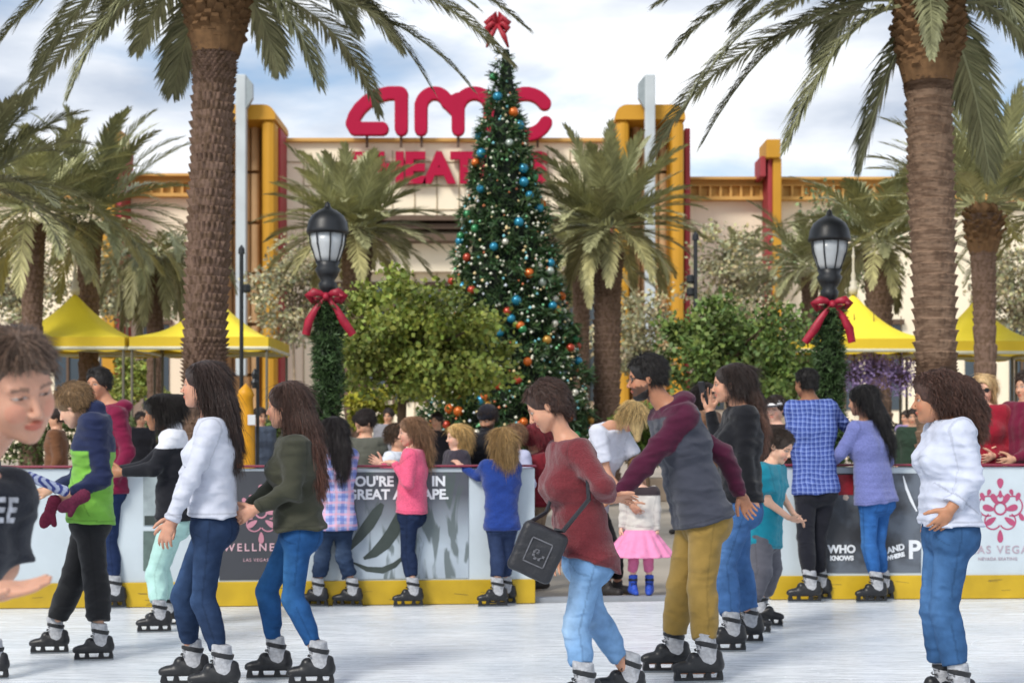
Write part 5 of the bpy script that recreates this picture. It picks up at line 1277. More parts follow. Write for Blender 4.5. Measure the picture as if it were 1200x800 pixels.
sp_('white', 'woman with long wavy dark hair in a white long sleeved top', group=GS, h=1.7, fem=1, yaw=84,
    feet=dict(L=(259, 812, 84), R=(224, 803, 84)), P=(249, 612), N=(250, 492), H=(236, 452), hyaw=93, pitch=-2, hs=.98,
    kneeL=(238, 704), kneeR=(214, 698), armL=(224, 560, -.5, 200, 612, -.2), armR=(222, 552, .5, 204, 604, .2), handL=((-.35, .0, -1), (.3, .9, 0), .45),
    skin='#bf8d75', hair_c='#33241f', hair=dict(s='long', t=.018, mess=.008, f=40, chain=[(246, 440, .085), (256, 468, .08, -.02), (262, 492, .075, -.03), (268, 512, .06, -.03), (273, 530, .035, -.03)], sx=(1.3, 1.3, .8)),
    clothes=[bot('#24344f', c2='#33496b', o=.010, cuff=.0), top('#bfc3d0', o=.016, hem=-.03, fold=.007, sleeve=1.95, cuff=.012)])
sp_('olive', 'woman with long brown hair in an olive jacket and bright blue jeans', group=GS, h=1.62, fem=1, yaw=80,
    feet=dict(L=(372, 803, 84), R=(322, 796, 84)), P=(350, 620), N=(344, 513), H=(334, 476), hyaw=100, pitch=4, hs=.98,
    kneeL=(343, 702), kneeR=(312, 692), armL=(342, 574, -.3, 300, 596, -.3), armR=(322, 570, .5, 292, 594, .2),
    skin='#bf8d75', hair_c='#463129', hair=dict(s='long', t=.016, mess=.004, chain=[(342, 464, .085), (352, 492, .085, -.03), (360, 520, .08, -.04), (366, 548, .065, -.04), (370, 566, .04, -.04)], tip='#6b4538'),
    clothes=[bot('#234c7d', c2='#37699b', o=.008, cuff=-.002, fold=.004), top('#3b3c31', n='jacket', o=.030, hem=.0, flare=.01, cuff=.014, fold=.009, collarroll=1)])
sp_('plaidgirl', 'child with long black hair in a pastel plaid shirt and ripped jeans at the barrier', group=GS, h=1.42, fem=0, yaw=150,
    feet=dict(L=(372, 711, 100), R=(412, 711, 95)), P=(393, 610), N=(392, 527), H=(389, 508), hyaw=150, pitch=6, hs=.92,
    kneeL=(378, 650), kneeR=(402, 650), armR=(408, 562, .4, 405, 556, .9), armL=(376, 560, .2, 378, 590, .5),
    skin='#b98a70', hair_c='#1d1617', hair=dict(s='long', t=.02, chain=[(392, 500, .085), (397, 520, .08, -.06), (399, 540, .06, -.08), (400, 552, .03, -.08)]),
    clothes=[bot('#27364f', c2='#6d829c', o=.016, cuff=.014, fold=.008), top('#a9b1d8', n='plaid_shirt', m='plaid_pastel', o=.022, hem=.07, flare=.02, hood=1)])
sp_('pinkgirl', 'girl with a blond ponytail in a pink sweater and navy jeans at the barrier', group=GS, h=1.42, yaw=100,
    feet=dict(L=(483, 711, 82), R=(476, 707, 90)), P=(482, 600), N=(486, 527), H=(481, 506), hyaw=84, pitch=8, hs=.92,
    kneeL=(478, 650), kneeR=(480, 648), armL=(478, 566, -.4, 462, 542, .3), armR=(466, 556, .6, 448, 545, .4), handL=((-.9, .3, .1), (0, 0, -1), .3),
    skin='#d2a48e', hair_c='#7c5c42', hair=dict(s='long', t=.014, chain=[(488, 500, .05), (496, 502, .035), (500, 518, .03), (501, 536, .015)], tip='#a98a60'),
    clothes=[bot('#1f2b46', o=.012, cuff=.004), top('#dc5c7d', n='sweater', m='knit', o=.020, hem=.01)])
sp_('bluekid', 'blond child in a royal blue sweater seen from behind, holding the barrier', group=GS, h=1.34, sw=.86, fat=.9, yaw=172,
    feet=dict(L=(582, 711, 82), R=(592, 708, 88)), P=(588, 612), N=(586, 540), H=(588, 520), hyaw=160, pitch=2, hs=.92,
    kneeL=(583, 655), kneeR=(592, 655), armL=(560, 558, .3, 541, 548, .5), armR=(604, 570, .1, 602, 590, .5), handL=((-.5, .5, .6), (0, 0, -1), .3),
    skin='#d2a48e', hair_c='#97794d', hair=dict(s='long', t=.022, mess=.007, low=-.11, chain=[(590, 514, .085), (592, 530, .075, -.02), (592, 541, .05, -.03)]),
    clothes=[bot('#2b3856', o=.012, cuff=.006), top('#213b80', n='sweater', m='knit', o=.018, hem=.06, flare=.008)])
sp_('redwoman', 'woman in a dark red sweater and light jeans with a black shoulder bag', group=GS, h=1.68, fem=1, fat=.92, yaw=76,
    feet=dict(L=(683, 836, 88), R=(731, 822, 85, 0, -8)), P=(686, 655), N=(666, 518), H=(640, 476), hyaw=96, pitch=30, hs=.98,
    kneeL=(674, 738), kneeR=(696, 722), armL=(706, 570, -.6, 714, 584, .9), armR=(662, 590, .3, 655, 640, .3), handL=((1, .5, .05), (0, -.5, -.6), .35),
    skin='#bf8e74', hair_c='#3f2b23', hair=dict(s='short', t=.016, mess=.005, fh=.074, low=-.06, f=40, sb=-.0, chain=[(655, 470, .06), (664, 484, .035)]),
    clothes=[bot('#6f94bd', c2='#9ab8d6', o=.012, cuff=.006, fold=.007), top('#672a30', n='sweater', m='knit', o=.030, hem=.02, tilt=-.5, sleeve=1.55, cuff=.026, flare=.012, fold=.009)])
sp_('man', 'bearded man in a grey hooded top with maroon sleeves and mustard trousers', group=GS, h=1.8, yaw=76,
    feet=dict(L=(826, 800, 84), R=(788, 788, 84)), P=(822, 606), N=(786, 478), H=(757, 443), hyaw=92, pitch=8, hs=1.0,
    kneeL=(822, 690), kneeR=(798, 684), armL=(754, 545, .0, 722, 584, -.25), armR=(848, 532, .6, 868, 578, .3), handL=((-.8, -.45, -.15), (0, .4, -1), .5),
    skin='#a9765a', hair_c='#15100e', hair=dict(s='short', t=.016, mess=.004, sb=.004, fh=.076), beard=1, glasses=1,
    clothes=[bot('#8a713a', n='trousers', m='cloth', o=.022, cuff=.022, fold=.009, c2='#967c44'), top('#3e414c', n='hooded_top', o=.032, flare=.006, c2='#47182f', hood=1, hem=.03, cuff=.014, fold=.009, csb=.0)])
sp_('black', 'woman with a long brown ponytail in a black top and blue jeans', group=GS, h=1.72, fem=1, yaw=84,
    feet=dict(L=(856, 764, 86), R=(877, 753, 92)), P=(866, 593), N=(868, 478), H=(853, 450), hyaw=94, pitch=6, hs=.95,
    kneeL=(848, 662), kneeR=(866, 660), armL=(872, 536, -.1, 880, 578, .2), armR=(842, 522, .3, 832, 482, .3),
    skin='#c08f76', hair_c='#2c201c', hair=dict(s='long', t=.010, mess=.004, chain=[(862, 436, .06), (872, 436, .045), (880, 462, .055), (886, 490, .06), (888, 512, .04)], tip='#7a5747', tl=.3),
    clothes=[bot('#3e6191', c2='#5a7fae', o=.020, cuff=.022, fold=.008), top('#17181d', o=.022, hem=-.03, n='black_top', fold=.007)])
sp_('teal', 'small boy in a teal tee shirt and grey trousers looking at his hands', group=GS, h=1.32, yaw=-58,
    feet=dict(L=(893, 733, -70), R=(878, 741, -70)), P=(895, 628), N=(902, 545), H=(914, 523), hyaw=-50, pitch=26, hs=.93,
    armR=(900, 588, -.2, 924, 606, -.2), armL=(916, 580, -.3, 930, 602, -.1), handL=((.5, -.3, -.4), (-.8, 0, -.5), .4), handR=((.7, -.2, -.3), (0, .3, 1), .4),
    skin='#d8ab92', hair_c='#33271f', hair=dict(s='short', t=.014, mess=.003),
    clothes=[bot('#5c5c64', n='trousers', m='cloth', o=.03, cuff=.024), top('#1d7f94', n='tee_shirt', o=.024, sleeve=.7, hem=.08, flare=.012)])
sp_('plaidman', 'man in a blue checked shirt and black trousers seen from behind at the barrier', group=GS, sw=.9, h=1.76, yaw=172,
    feet=dict(L=(948, 706, 92), R=(960, 703, 96)), P=(956, 572), N=(950, 470), H=(944, 449), hyaw=150, pitch=4, hs=.96,
    kneeL=(944, 630), kneeR=(958, 632), armL=(930, 520, .2, 936, 546, .8), armR=(988, 496, .3, 1004, 514, .6),
    skin='#8f6248', hair_c='#120e0d', hair=dict(s='short', t=.010, mess=.002, low=-.07),
    clothes=[bot('#1b1c24', n='trousers', m='cloth', o=.014, cuff=.008), top('#5468a8', n='checked_shirt', m='plaid_blue', o=.018, hem=.04, flare=.008, cuff=.012)])
sp_('lavender', 'woman with long black hair in a lavender sweater at the barrier', group=GS, h=1.66, fem=1, yaw=140,
    feet=dict(L=(1026, 706, 84), R=(1034, 703, 92)), P=(1026, 585), N=(1016, 494), H=(1008, 470), hyaw=130, pitch=6, hs=.95,
    kneeL=(1018, 640), kneeR=(1028, 642), armL=(986, 530, .2, 972, 545, .8), armR=(1040, 540, .1, 1020, 560, .9),
    skin='#b98a70', hair_c='#100d0f', hair=dict(s='long', t=.016, mess=.004, chain=[(1016, 462, .085), (1028, 486, .07, -.03), (1038, 508, .05, -.03), (1044, 526, .022, -.03)]),
    clothes=[bot('#2c5b98', c2='#5a8cc4', o=.008, cuff=.0), top('#6b72a8', n='sweater', m='knit', o=.024, hem=.03, flare=.008)])
sp_('curly', 'woman with curly brown hair in a white shirt, hand on her hip', group=GS, h=1.66, fem=1, yaw=86, fat=1.0,
    feet=dict(L=(1122, 835, 84), R=(1104, 828, 84)), P=(1112, 620), N=(1112, 494), H=(1094, 468), hyaw=100, pitch=4, hs=.96,
    kneeL=(1106, 716), kneeR=(1094, 714), armL=(1140, 560, -.2, 1114, 596, .0), armR=(1100, 560, .4, 1096, 600, .3), handL=((-.5, .2, -.8), (-.2, 1, 0), .4),
    skin='#ac7a5d', hair_c='#4a3229', hair=dict(s='long', t=.024, mess=.014, f=70, sx=(1, 1, 1), curl=.008, ns=7000, ln=.07, lift=.25, rad=.0020, chain=[(1108, 456, .095), (1124, 462, .09), (1134, 480, .085), (1140, 498, .06)], tip='#6d4a3a', tl=.25),
    clothes=[bot('#34567f', c2='#456a96', o=.016, cuff=.018, fold=.008), top('#bcc2d3', n='white_shirt', o=.024, hem=-.02, sleeve=1.8, fold=.010, flare=.01)])
# ---- in the opening of the barrier
def GY(Y): return 507+1.32*1800/Y
sp_('bent', 'blond woman in a white tee shirt bending down to the pink tutu child', group=GB, h=1.66, fem=1, yaw=-50, skates=0, v=.01, fat=1.05,
    feet=dict(L=(724, GY(12.6), -40), R=(712, GY(12.4), -40)), P=(690, 592), N=(716, 500), H=(741, 489), hyaw=-40, pitch=62, hs=.98, leanY=-.35, headY=-.08,
    armR=(712, 556, -.2, 738, 588, -.4), armL=(750, 546, -.2, 756, 590, -.2), kneeL=(722, 650), kneeR=(708, 650),
    skin='#c08f76', hair_c='#b59a68', hair=dict(s='long', t=.016, mess=.006, chain=[(744, 484, .07), (746, 500, .055, -.05), (747, 514, .03, -.06)]),
    clothes=[bot('#17181d', n='trousers', m='cloth', o=.008, cuff=.006), top('#c8cbd8', n='tee_shirt', o=.02, sleeve=.7, hem=.04)])
sp_('tutu', 'toddler in a cream coat, pink tutu and blue skates standing in the barrier opening', group=GB, h=1.08, yaw=5, skates='blue', sk=.72, v=.009, fat=.85,
    feet=dict(L=(761, GY(12.2), 8), R=(742, GY(12.2), -8)), P=(750, 632), N=(750, 572), H=(748, 552), hyaw=0, pitch=14, hs=.80,
    armL=(768, 596, -.1, 770, 620, -.3), armR=(732, 594, -.1, 728, 618, -.3),
    skin='#dcb09a', hair_c='#8a6b48', hair=dict(s='short', t=.02, low=-.06),
    clothes=[bot('#cf6f97', n='leggings', m='cloth', o=.004, cuff=.0), dict(k='skirt', c='#e28bb4', fl=.75, len=.13), top('#c9c4be', n='coat', o=.03, hem=.0, flare=.02, stripe=('#3a3236', .86, 1.05))])
# ---- behind the barrier
def behind(id, label, px, Y, ytop, yaw, clothes, hyaw=None, pitch=5, hair_c='#2a1d18', hair=None, skin='#c99a7e', lean=0, fem=0, arms=None, hx=0, **k):
    """a person behind the barrier: px centre, Y distance, ytop = crown row"""
    s = 1800/Y; h = (507-ytop)/s+1.32; h_ = k.pop('h', h)
    hs_ = k.get('hs', .96 if h_ > 1.45 else .9)
    Hy = ytop+.125*hs_*s; Ny = Hy+.135*s*hs_*1.05; Py = 507+(1.32-.52*h_)*s
    d = dict(group=GB, h=h_, yaw=yaw, hyaw=yaw if hyaw is None else hyaw, pitch=pitch, skates=0, v=.011, fem=fem,
        feet=dict(L=(px+6, GY(Y), yaw), R=(px-6, GY(Y), yaw)), P=(px-hx*1.3, Py), N=(px-hx*.4, Ny), H=(px+hx*.3, Hy), leanY=-lean,
        hair_c=hair_c, hair=hair or dict(s='short', t=.018), skin=skin, clothes=clothes, **(arms or {}))
    d.update(k); sp_(id, label, **d)
behind('grey', 'dark haired person in a grey green jacket behind the barrier', 427, 13.4, 480, 30, [bot('#30343c'), top('#55564e', n='jacket', o=.034)], hyaw=60, pitch=30, h=1.6, hair_c='#241a18')
behind('whitekid', 'child in a white top behind the barrier next to the pink sweater', 466, 12.8, 497, -70, [bot('#30343c'), top('#d5dbe4', o=.03)], h=1.4, hair_c='#4a3626', hyaw=-80)
behind('blondekid', 'little blond child peeping over the barrier, left of the black beanie', 535, 12.9, 497, 70, [bot('#30343c'), top('#3b3640', n='jacket', o=.03)], h=1.35, hair_c='#b8965f', skin='#dcb09a', hair=dict(s='long', t=.02, low=-.08), hs=.86)
behind('beanie', 'bearded person in a black beanie and black puffer jacket behind the barrier', 571, 13.2, 474, 20, [bot('#22242a'), top('#1b1b20', n='jacket', o=.045, collarroll=1, fold=.01)], hyaw=30, pitch=24, hat=dict(s='beanie', c='#22222a', n='beanie'), skin='#b98a70', beard=1)
behind('tinkid', 'child in a pale lilac coat behind the barrier right of the black beanie', 603, 12.7, 497, 60, [bot('#30343c'), top('#b3b6cf', n='jacket', o=.035)], h=1.35, hair_c='#7a5a40', skin='#dcb09a', hs=.86)
behind('redbent', 'person in a maroon hood leaning over behind the end of the left barrier', 628, 12.9, 500, 60, [bot('#8e7b66'), top('#6e1d27', n='jacket', o=.05, hood=1)], h=1.45, hyaw=80, pitch=40, hair_c='#6e1d27', hair=dict(s='long', t=.035, low=-.12, mess=.002, fh=.03), armL=(630, 560, .2, 620, 548, .2))
behind('cap', 'boy in a striped cap behind the barrier, left of the blue checked shirt', 908, 13.0, 463, 40, [bot('#30343c'), top('#2a211f', n='jacket', o=.03)], hyaw=30, hat=dict(s='cap', c='#e1dfe0', c2='#2c2c33', n='cap'), skin='#dcb09a')
behind('sunglass', 'blond woman in sunglasses and a red cardigan leaning on the barrier', 1152, 12.9, 440, 15, [bot('#2c2c33'), top('#8e1a2c', n='cardigan', m='knit', o=.028, vneck=1)], fem=1, hair_c='#c3a374', glasses='sun', hyaw=18, skin='#d6a58c',
       hair=dict(s='long', t=.02, chain=[(1146, 456, .06, .02), (1140, 476, .05), (1141, 496, .03)]), armR=(1130, 528, -.3, 1152, 533, -.6), armL=(1180, 528, -.2, 1164, 534, -.5))
behind('maroonedge', 'person in a wine coloured jumper resting an arm on the barrier at the right edge', 1203, 12.8, 436, 60, [bot('#2c2c33'), top('#6a1533', n='jumper', m='knit', o=.034)], armL=(1206, 532, .1, 1188, 538, -.3), armR=(1190, 530, .3, 1184, 538, .1), hair_c='#33241c')
behind('phonegirl', 'dark haired woman behind the barrier, in front of the raised phone', 829, 13.5, 449, -60, [bot('#2c2c33'), top('#7a5a44', n='jacket')], fem=1, hair_c='#1e1513', hair=dict(s='long', t=.014, chain=[(824, 462, .06), (822, 484, .05)]))
# ---- farther back in the plaza
GP = 'people strolling on the plaza behind'
def far(id, label, px, Y, h, yaw, c1, c2='#2c3038', **k):
    s = 1800/Y; behind(id, label, px, Y, 507+(1.32-h)*s, yaw, [bot(c2), top(c1, o=.03)], group=GP, **{**dict(v=.016), **k})
far('f1', 'person in a brown coat on the plaza just right of the tousled boy', 66, 17, 1.6, 80, '#6d4a34')
far('f3', 'person in a beige jacket on the plaza just left of the yellow kiosk post', 262, 22, 1.7, 20, '#b49a7c')
far('f5', 'person in a slate blue jacket on the plaza beside the yellow kiosk post', 305, 20, 1.65, -40, '#4b5566')
far('f6', 'person in a black coat on the plaza right of the green leafy tree trunk', 512, 21, 1.6, 30, '#232228')
far('f7', 'person in a rust coat on the plaza under the right leafy tree', 802, 20, 1.6, 60, '#7d4a34')
far('f9', 'person in a dark green coat on the plaza behind the long black hair', 1070, 21, 1.65, 20, '#2e3f33')
far('f10', 'person in a white top on the plaza right of the sunglasses woman', 1178, 24, 1.7, -20, '#d0d0d4')
far('f11', 'person in a lilac jacket on the plaza under the right yellow canopies', 1062, 26, 1.7, 60, '#8d7fae')
far('f12', 'person in a black jacket on the plaza near the left yellow canopy', 165, 24, 1.65, -30, '#26262c')
far('f13', 'person in a grey jacket on the plaza left of the leafy tree trunk', 455, 24, 1.7, 10, '#85858c')
import time; _t = time.time()
with ThreadPoolExecutor(4) as ex: RES = list(ex.map(build_person, SP))
for r_ in RES: finish_person(r_)
print('people', time.time()-_t)
# ------------------------------------------------------------------ lamps, canopies, posts
M_BLK = mat('lamp_black', '#1b1e22', .4, .12, 12, spec=.5)
M_FROST = mat('frosted_glass', '#c4c9cc', .25, .05, 8, spec=.6)
def lamp(px, label, Y=14.8, bowside=1, top=241):
    s = FPX/Y; b = at(px, 507, Y); b[2] = 0; e = empty('street_lamp', tuple(b), label, 'street lamp', 'black lantern street lamps'); Z = lambda y: at(0, y, Y)[2]; w = lambda k: k/s
    m = MB(); m.lathe([(w(24.5), Z(top+33)), (w(25), Z(top+30)), (w(24), Z(top+27)), (w(23), Z(top+20)), (w(19), Z(top+12)), (w(11), Z(top+6)), (w(5), Z(top+3)), (w(3.5), Z(top+1)), (w(3), Z(top-2)), (w(.5), Z(top-5))], n=28); m.build('lantern_cap', M_BLK, e, smooth=True)
    m = MB(); m.lathe([(w(12), Z(top+66)), (w(15), Z(top+60)), (w(19), Z(top+46)), (w(20.5), Z(top+33.5))], n=24); m.build('lamp_glass', M_FROST, e, smooth=True)
    m = MB()
    for k in range(8):
        a = 2*math.pi*(k+.35)/8; m.tube([(w(21.8)*math.cos(a), w(21.8)*math.sin(a), Z(top+33)), (w(20.3)*math.cos(a), w(20.3)*math.sin(a), Z(top+46)), (w(13)*math.cos(a), w(13)*math.sin(a), Z(top+66))], w(.9), 6)
    m.build('lantern_ribs', M_BLK, e)
    m = MB(); m.lathe([(w(10), 0.0), (w(17), .02), (w(17), .35), (w(12), .45), (w(8), .6), (w(6), 1.0), (w(5), Z(top+110)), (w(6), Z(top+104)), (w(9.5), Z(top+98)), (w(11), Z(top+92)), (w(8), Z(top+88)), (w(12), Z(top+82)), (w(15), Z(top+75)), (w(12), Z(top+71)), (w(14.5), Z(top+66))], n=24); m.build('post', M_BLK, e, smooth=True)
    # garland wrapped round the post
    rs = np.random.RandomState(int(px)); n = 3000; z = rs.uniform(.9, Z(top+112), n); a = rs.rand(n)*2*math.pi; r = w(15)*rs.uniform(.6, 1.1, n)*(1+.12*np.sin(z*11+a))
    C_ = np.stack([r*np.cos(a), r*np.sin(a), z], 1); D = np.stack([np.cos(a), np.sin(a), 0*a], 1)+rs.randn(n, 3)*.9; D /= np.linalg.norm(D, axis=1)[:, None]; U = np.cross(D, rs.randn(n, 3)); U /= np.linalg.norm(U, axis=1)[:, None]
    P_ = np.repeat(C_, 4, 0); D = np.repeat(D, 4, 0)+rs.randn(4*n, 3)*.5; D /= np.linalg.norm(D, axis=1)[:, None]; U = np.repeat(U, 4, 0); l_ = rs.uniform(.04, .08, (4*n, 1))
    V = np.stack([P_-U*.006, P_+U*.006, P_+D*l_+U*.002, P_+D*l_-U*.002], 1).reshape(-1, 3); b_ = np.arange(4*n)*4; t = np.repeat(rs.uniform(.5, 1.5, n), 16)[:, None]*np.ones((1, 3))
    link('garland', mesh_np('garland', V, np.stack([b_, b_+1, b_+2, b_+3], 1), False, {'tint': t}), MATS['fir_needles'], e)
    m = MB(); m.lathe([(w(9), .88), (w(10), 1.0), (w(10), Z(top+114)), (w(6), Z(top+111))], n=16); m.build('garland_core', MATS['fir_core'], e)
    # red bow with ribbons
    m = MB(); zb = Z(top+108); yb = -w(12)
    def ribbon(pts, wd):
        P_ = [Vector(p) for p in pts]; vs = []; n_ = len(P_)
        for i, p in enumerate(P_):
            t = (P_[min(i+1, n_-1)]-P_[max(i-1, 0)]).normalized(); sd = t.cross(Vector((0, 1, 0))).normalized()*wd[i]
            for dy in (-.004, .004): vs += [p+sd+Vector((0, dy-.02*math.sin(i*1.3), 0)), p-sd+Vector((0, dy, 0))]
        fs = []
        for i in range(n_-1):
            o = i*4; fs += [(o, o+1, o+5, o+4), (o+3, o+2, o+6, o+7), (o+2, o, o+4, o+6), (o+1, o+3, o+7, o+5)]
        m.add(vs, fs)
    for sg in (-1, 1):
        ribbon([(0, yb, zb), (sg*w(7), yb-.03, zb+w(4)), (sg*w(14), yb-.05, zb+w(5)), (sg*w(21), yb-.02, zb+w(1)), (sg*w(16), yb+.03, zb-w(4)), (sg*w(7), yb+.02, zb-w(3)), (0, yb, zb)], [w(2), w(3.5), w(5), w(4.5), w(4.5), w(3), w(2)])
        ribbon([(0, yb-.01, zb), (sg*w(12), yb-.03, zb-w(14)), (sg*w(20), yb-.02, zb-w(28)), (sg*w(31 if sg == bowside else 24), yb, zb-w(44))], [w(2), w(3.5), w(5), w(4.5)])
    m.tube([(0, yb-.03, zb+w(4)), (0, yb-.04, zb), (0, yb-.03, zb-w(4))], [w(3), w(4), w(3)], 8)
    m.build('bow', mat('ribbon_red', '#9c1d35', .45, .25, 14, .2), e, smooth=True)
lamp(384, 'black lantern lamp with garland and red bow, left of the rounded green tree', bowside=1)
lamp(972, 'black lantern lamp with garland and red bow, beside the right yellow canopy', Y=14.9, bowside=-1, top=250)
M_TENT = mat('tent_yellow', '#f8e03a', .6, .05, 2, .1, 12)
M_TENTF = mat('tent_frame', '#c9c7ad', .4, .08, 6)
def tent(pxc, label, Y=28.5, peak=343, eave=400, half=82):
    s = FPX/Y; b = at(pxc, 507, Y); b[2] = 0; e = empty('canopy_tent', tuple(b), label, 'canopy', 'yellow peaked canopies'); Hw = half/s; z0 = at(0, eave, Y)[2]; zp = at(0, peak, Y)[2]; n = 36
    V = []; 
    for j in range(n+1):
        for i in range(n+1):
            x, y = (i/n*2-1), (j/n*2-1); r = (abs(x)**2.3+abs(y)**2.3)**(1/2.3); r = min(r, 1.35); d = max(abs(x), abs(y)); q = max(0, 1-r/1.0)
            z = z0+(zp-z0)*(.62*q**2.0+.38*(1-d))-.0; 
            edge = (1-min(1, (1-d)*5)); z += edge*.10*((1-abs(x if abs(y) >= abs(x) else y))**1.2)*0
            if d > .06: pass
            V.append((x*Hw, y*Hw, z))
    Q = [(j*(n+1)+i, j*(n+1)+i+1, (j+1)*(n+1)+i+1, (j+1)*(n+1)+i) for j in range(n) for i in range(n)]
    me = mesh_np('canopy_cloth', np.array(V), np.array(Q)); o = link('canopy_cloth', me, M_TENT, e); so = o.modifiers.new('solid', 'SOLIDIFY'); so.thickness = .012
    m = MB()
    for sgn, ax in ((-1, 0), (1, 0), (-1, 1), (1, 1)):
        pts = []; nn = 14
        for i in range(nn+1):
            t = -1+2*i/nn; dz = -.2-.06*abs(math.sin((t+1)*math.pi*2.0)); p = (t*Hw, sgn*(Hw+.012), 0) if ax == 0 else (sgn*(Hw+.012), t*Hw, 0); pts.append((p, dz))
        for i in range(nn):
            (p, dz), (q, dz2) = pts[i], pts[i+1]
            m.add([(p[0], p[1], z0+.01), (q[0], q[1], z0+.01), (q[0], q[1], z0+dz2), (p[0], p[1], z0+dz)], [(0, 1, 2, 3)])
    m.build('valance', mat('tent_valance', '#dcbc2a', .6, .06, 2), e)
    m = MB()
    for sx in (-1, 1):
        m.tube([(sx*Hw, -Hw, z0-.19), (sx*Hw, Hw, z0-.19)], .035, 8); m.tube([(-Hw, sx*Hw, z0-.19), (Hw, sx*Hw, z0-.19)], .035, 8)
    m.tube([(-Hw, -Hw, z0-.17), (Hw, Hw, z0-.17)], .02, 6); m.tube([(0, 0, z0-.17), (0, 0, zp)], .03, 6)
    m.build('frame', M_TENTF, e)
    for sx in (-1, 1):
        for sy in (-1, 1):
            m = MB(); m.tube([(sx*Hw*.97, sy*Hw*.97, 0), (sx*Hw*.97, sy*Hw*.97, z0-.02)], .025, 8); m.build('leg', mat('tent_leg', '#6f6a5c', .5, .1), e)
    m = MB(); f = 1/s; m.lathe([(5*f, zp-.03), (5.5*f, zp+6*f), (3.5*f, zp+8*f), (4.5*f, zp+12*f), (2.2*f, zp+15*f), (3*f, zp+20*f), (1.6*f, zp+25*f), (1.4*f, zp+40*f), (2.2*f, zp+43*f), (1.2*f, zp+46*f), (.3*f, zp+56*f)], n=12); m.build('finial', mat('finial_white', '#c9c2b0', .5), e, smooth=True)
    return e
tent(88, 'yellow peaked canopy at the far left', half=78); tent(249, 'yellow peaked canopy partly behind the rough palm trunk', half=78, Y=28.5)
tent(1000, 'yellow peaked canopy left of the ringed palm trunk', half=76, Y=27.5, eave=402); tent(1143, 'yellow peaked canopy right of the ringed palm trunk', half=66, Y=27.5, peak=350, eave=404); tent(1276, 'yellow peaked canopy cut by the right edge', half=66, Y=27.5, peak=350, eave=404)
def pole(px, ytop, ybox, Y, label):
    b = at(px, 507, Y); b[2] = 0; s = FPX/Y; e = empty('light_pole', tuple(b), label, 'pole', 'thin dark light poles')
    m = MB(); zt = at(0, ytop, Y)[2]; m.tube([(0, 0, 0), (0, 0, zt)], 2.4/s, 10); m.lathe([(4/s, zt-.02), (3.5/s, zt+5/s), (.5/s, zt+9/s)], n=10); m.build('pole', M_BLK, e)
    m = MB()
    for y_, sg in ybox: z = at(0, y_, Y)[2]; m.lathe([(3.2/s, z-5/s), (4.6/s, z-3/s), (4.6/s, z+3/s), (3/s, z+5/s)], (sg*6/s, 0, 0), 12); m.tube([(0, 0, z), (sg*6/s, 0, z)], 1/s, 6)
    m.build('spotlight', M_BLK, e)
pole(283, 296, ((338, 1),), 25, 'thin dark pole right of the rough palm trunk')
pole(815, 280, ((327, -1), (342, -1)), 26, 'thin dark pole behind the dark green tree')
# yellow kiosk post with a small sign
def kiosk():
    Y = 17.5; b = at(288, 507, Y); b[2] = 0; s = FPX/Y; e = empty('ticket_post', tuple(b), 'golden yellow post with a domed top and black bracket, left of the olive jacket', 'post')
    Z = lambda y: at(0, y, Y)[2]; m = MB(); m.lathe([(15/s, 0), (15/s, .1), (12/s, .15), (11/s, Z(500)), (9/s, Z(480)), (8.5/s, Z(466)), (10/s, Z(463)), (8/s, Z(457)), (3/s, Z(452)), (.3/s, Z(449))], n=20); m.build('body', mat('post_yellow', '#d99a1a', .5, .12, 8), e, smooth=True)
    m = MB(); m.tube([(14/s, 0, .0), (14/s, 0, Z(418))], 2/s, 8); m.build('rail', M_BLK, e)
    m = MB(); m.lathe([(3/s, Z(455)), (4.5/s, Z(448)), (3/s, Z(444)), (4/s, Z(438)), (1/s, Z(432))], (11/s, -.02, 0), 12); m.build('bracket', M_BLK, e)
    m = MB(); m.box((9/s, -12.5/s, Z(492)), (9/s, .02, 12/s)); m.build('notice', M_WT, e, bevel=.004)
kiosk()
# purple bougainvillea baskets and display frames behind the right canopy
for i, (px, py, lb) in enumerate(((1001, 434, 'purple flower basket hanging just right of the right lamp'), (1056, 437, 'purple flower basket hanging left of the ringed palm trunk'), (1024, 428, 'purple flower basket hanging above the long black hair'))):
    Y = 27.0; b = at(px, py, Y); e = empty('hanging_basket', tuple(b), lb, 'flower basket', 'purple flower baskets'); rs = np.random.RandomState(i); n = 900
    P_ = rs.randn(n, 3)*np.array((.17, .15, .15)); P_[:, 2] -= .05; D = rs.randn(n, 3); D /= np.linalg.norm(D, axis=1)[:, None]; U = np.cross(D, rs.randn(n, 3)); U /= np.linalg.norm(U, axis=1)[:, None]
    V = np.stack([P_, P_+D*.03+U*.02, P_+D*.06, P_+D*.03-U*.02], 1).reshape(-1, 3); b_ = np.arange(n)*4; ct = rs.uniform(.6, 1.5, (n, 1))*np.ones((1, 3))
    link('flowers', mesh_np('flowers', V, np.stack([b_, b_+1, b_+2, b_+3], 1), False, {'tint': np.repeat(ct, 4, 0)}), mat('flower_purple', (.38, .28, .55), .6, .2, 6, attr='tint'), e)
    m = MB(); m.lathe([(.02, -.22), (.12, -.18), (.17, -.02)], n=14); m.tube([(0, 0, -.1), (0, 0, 1.0)], .008, 5); m.build('basket', M_DBR, e)
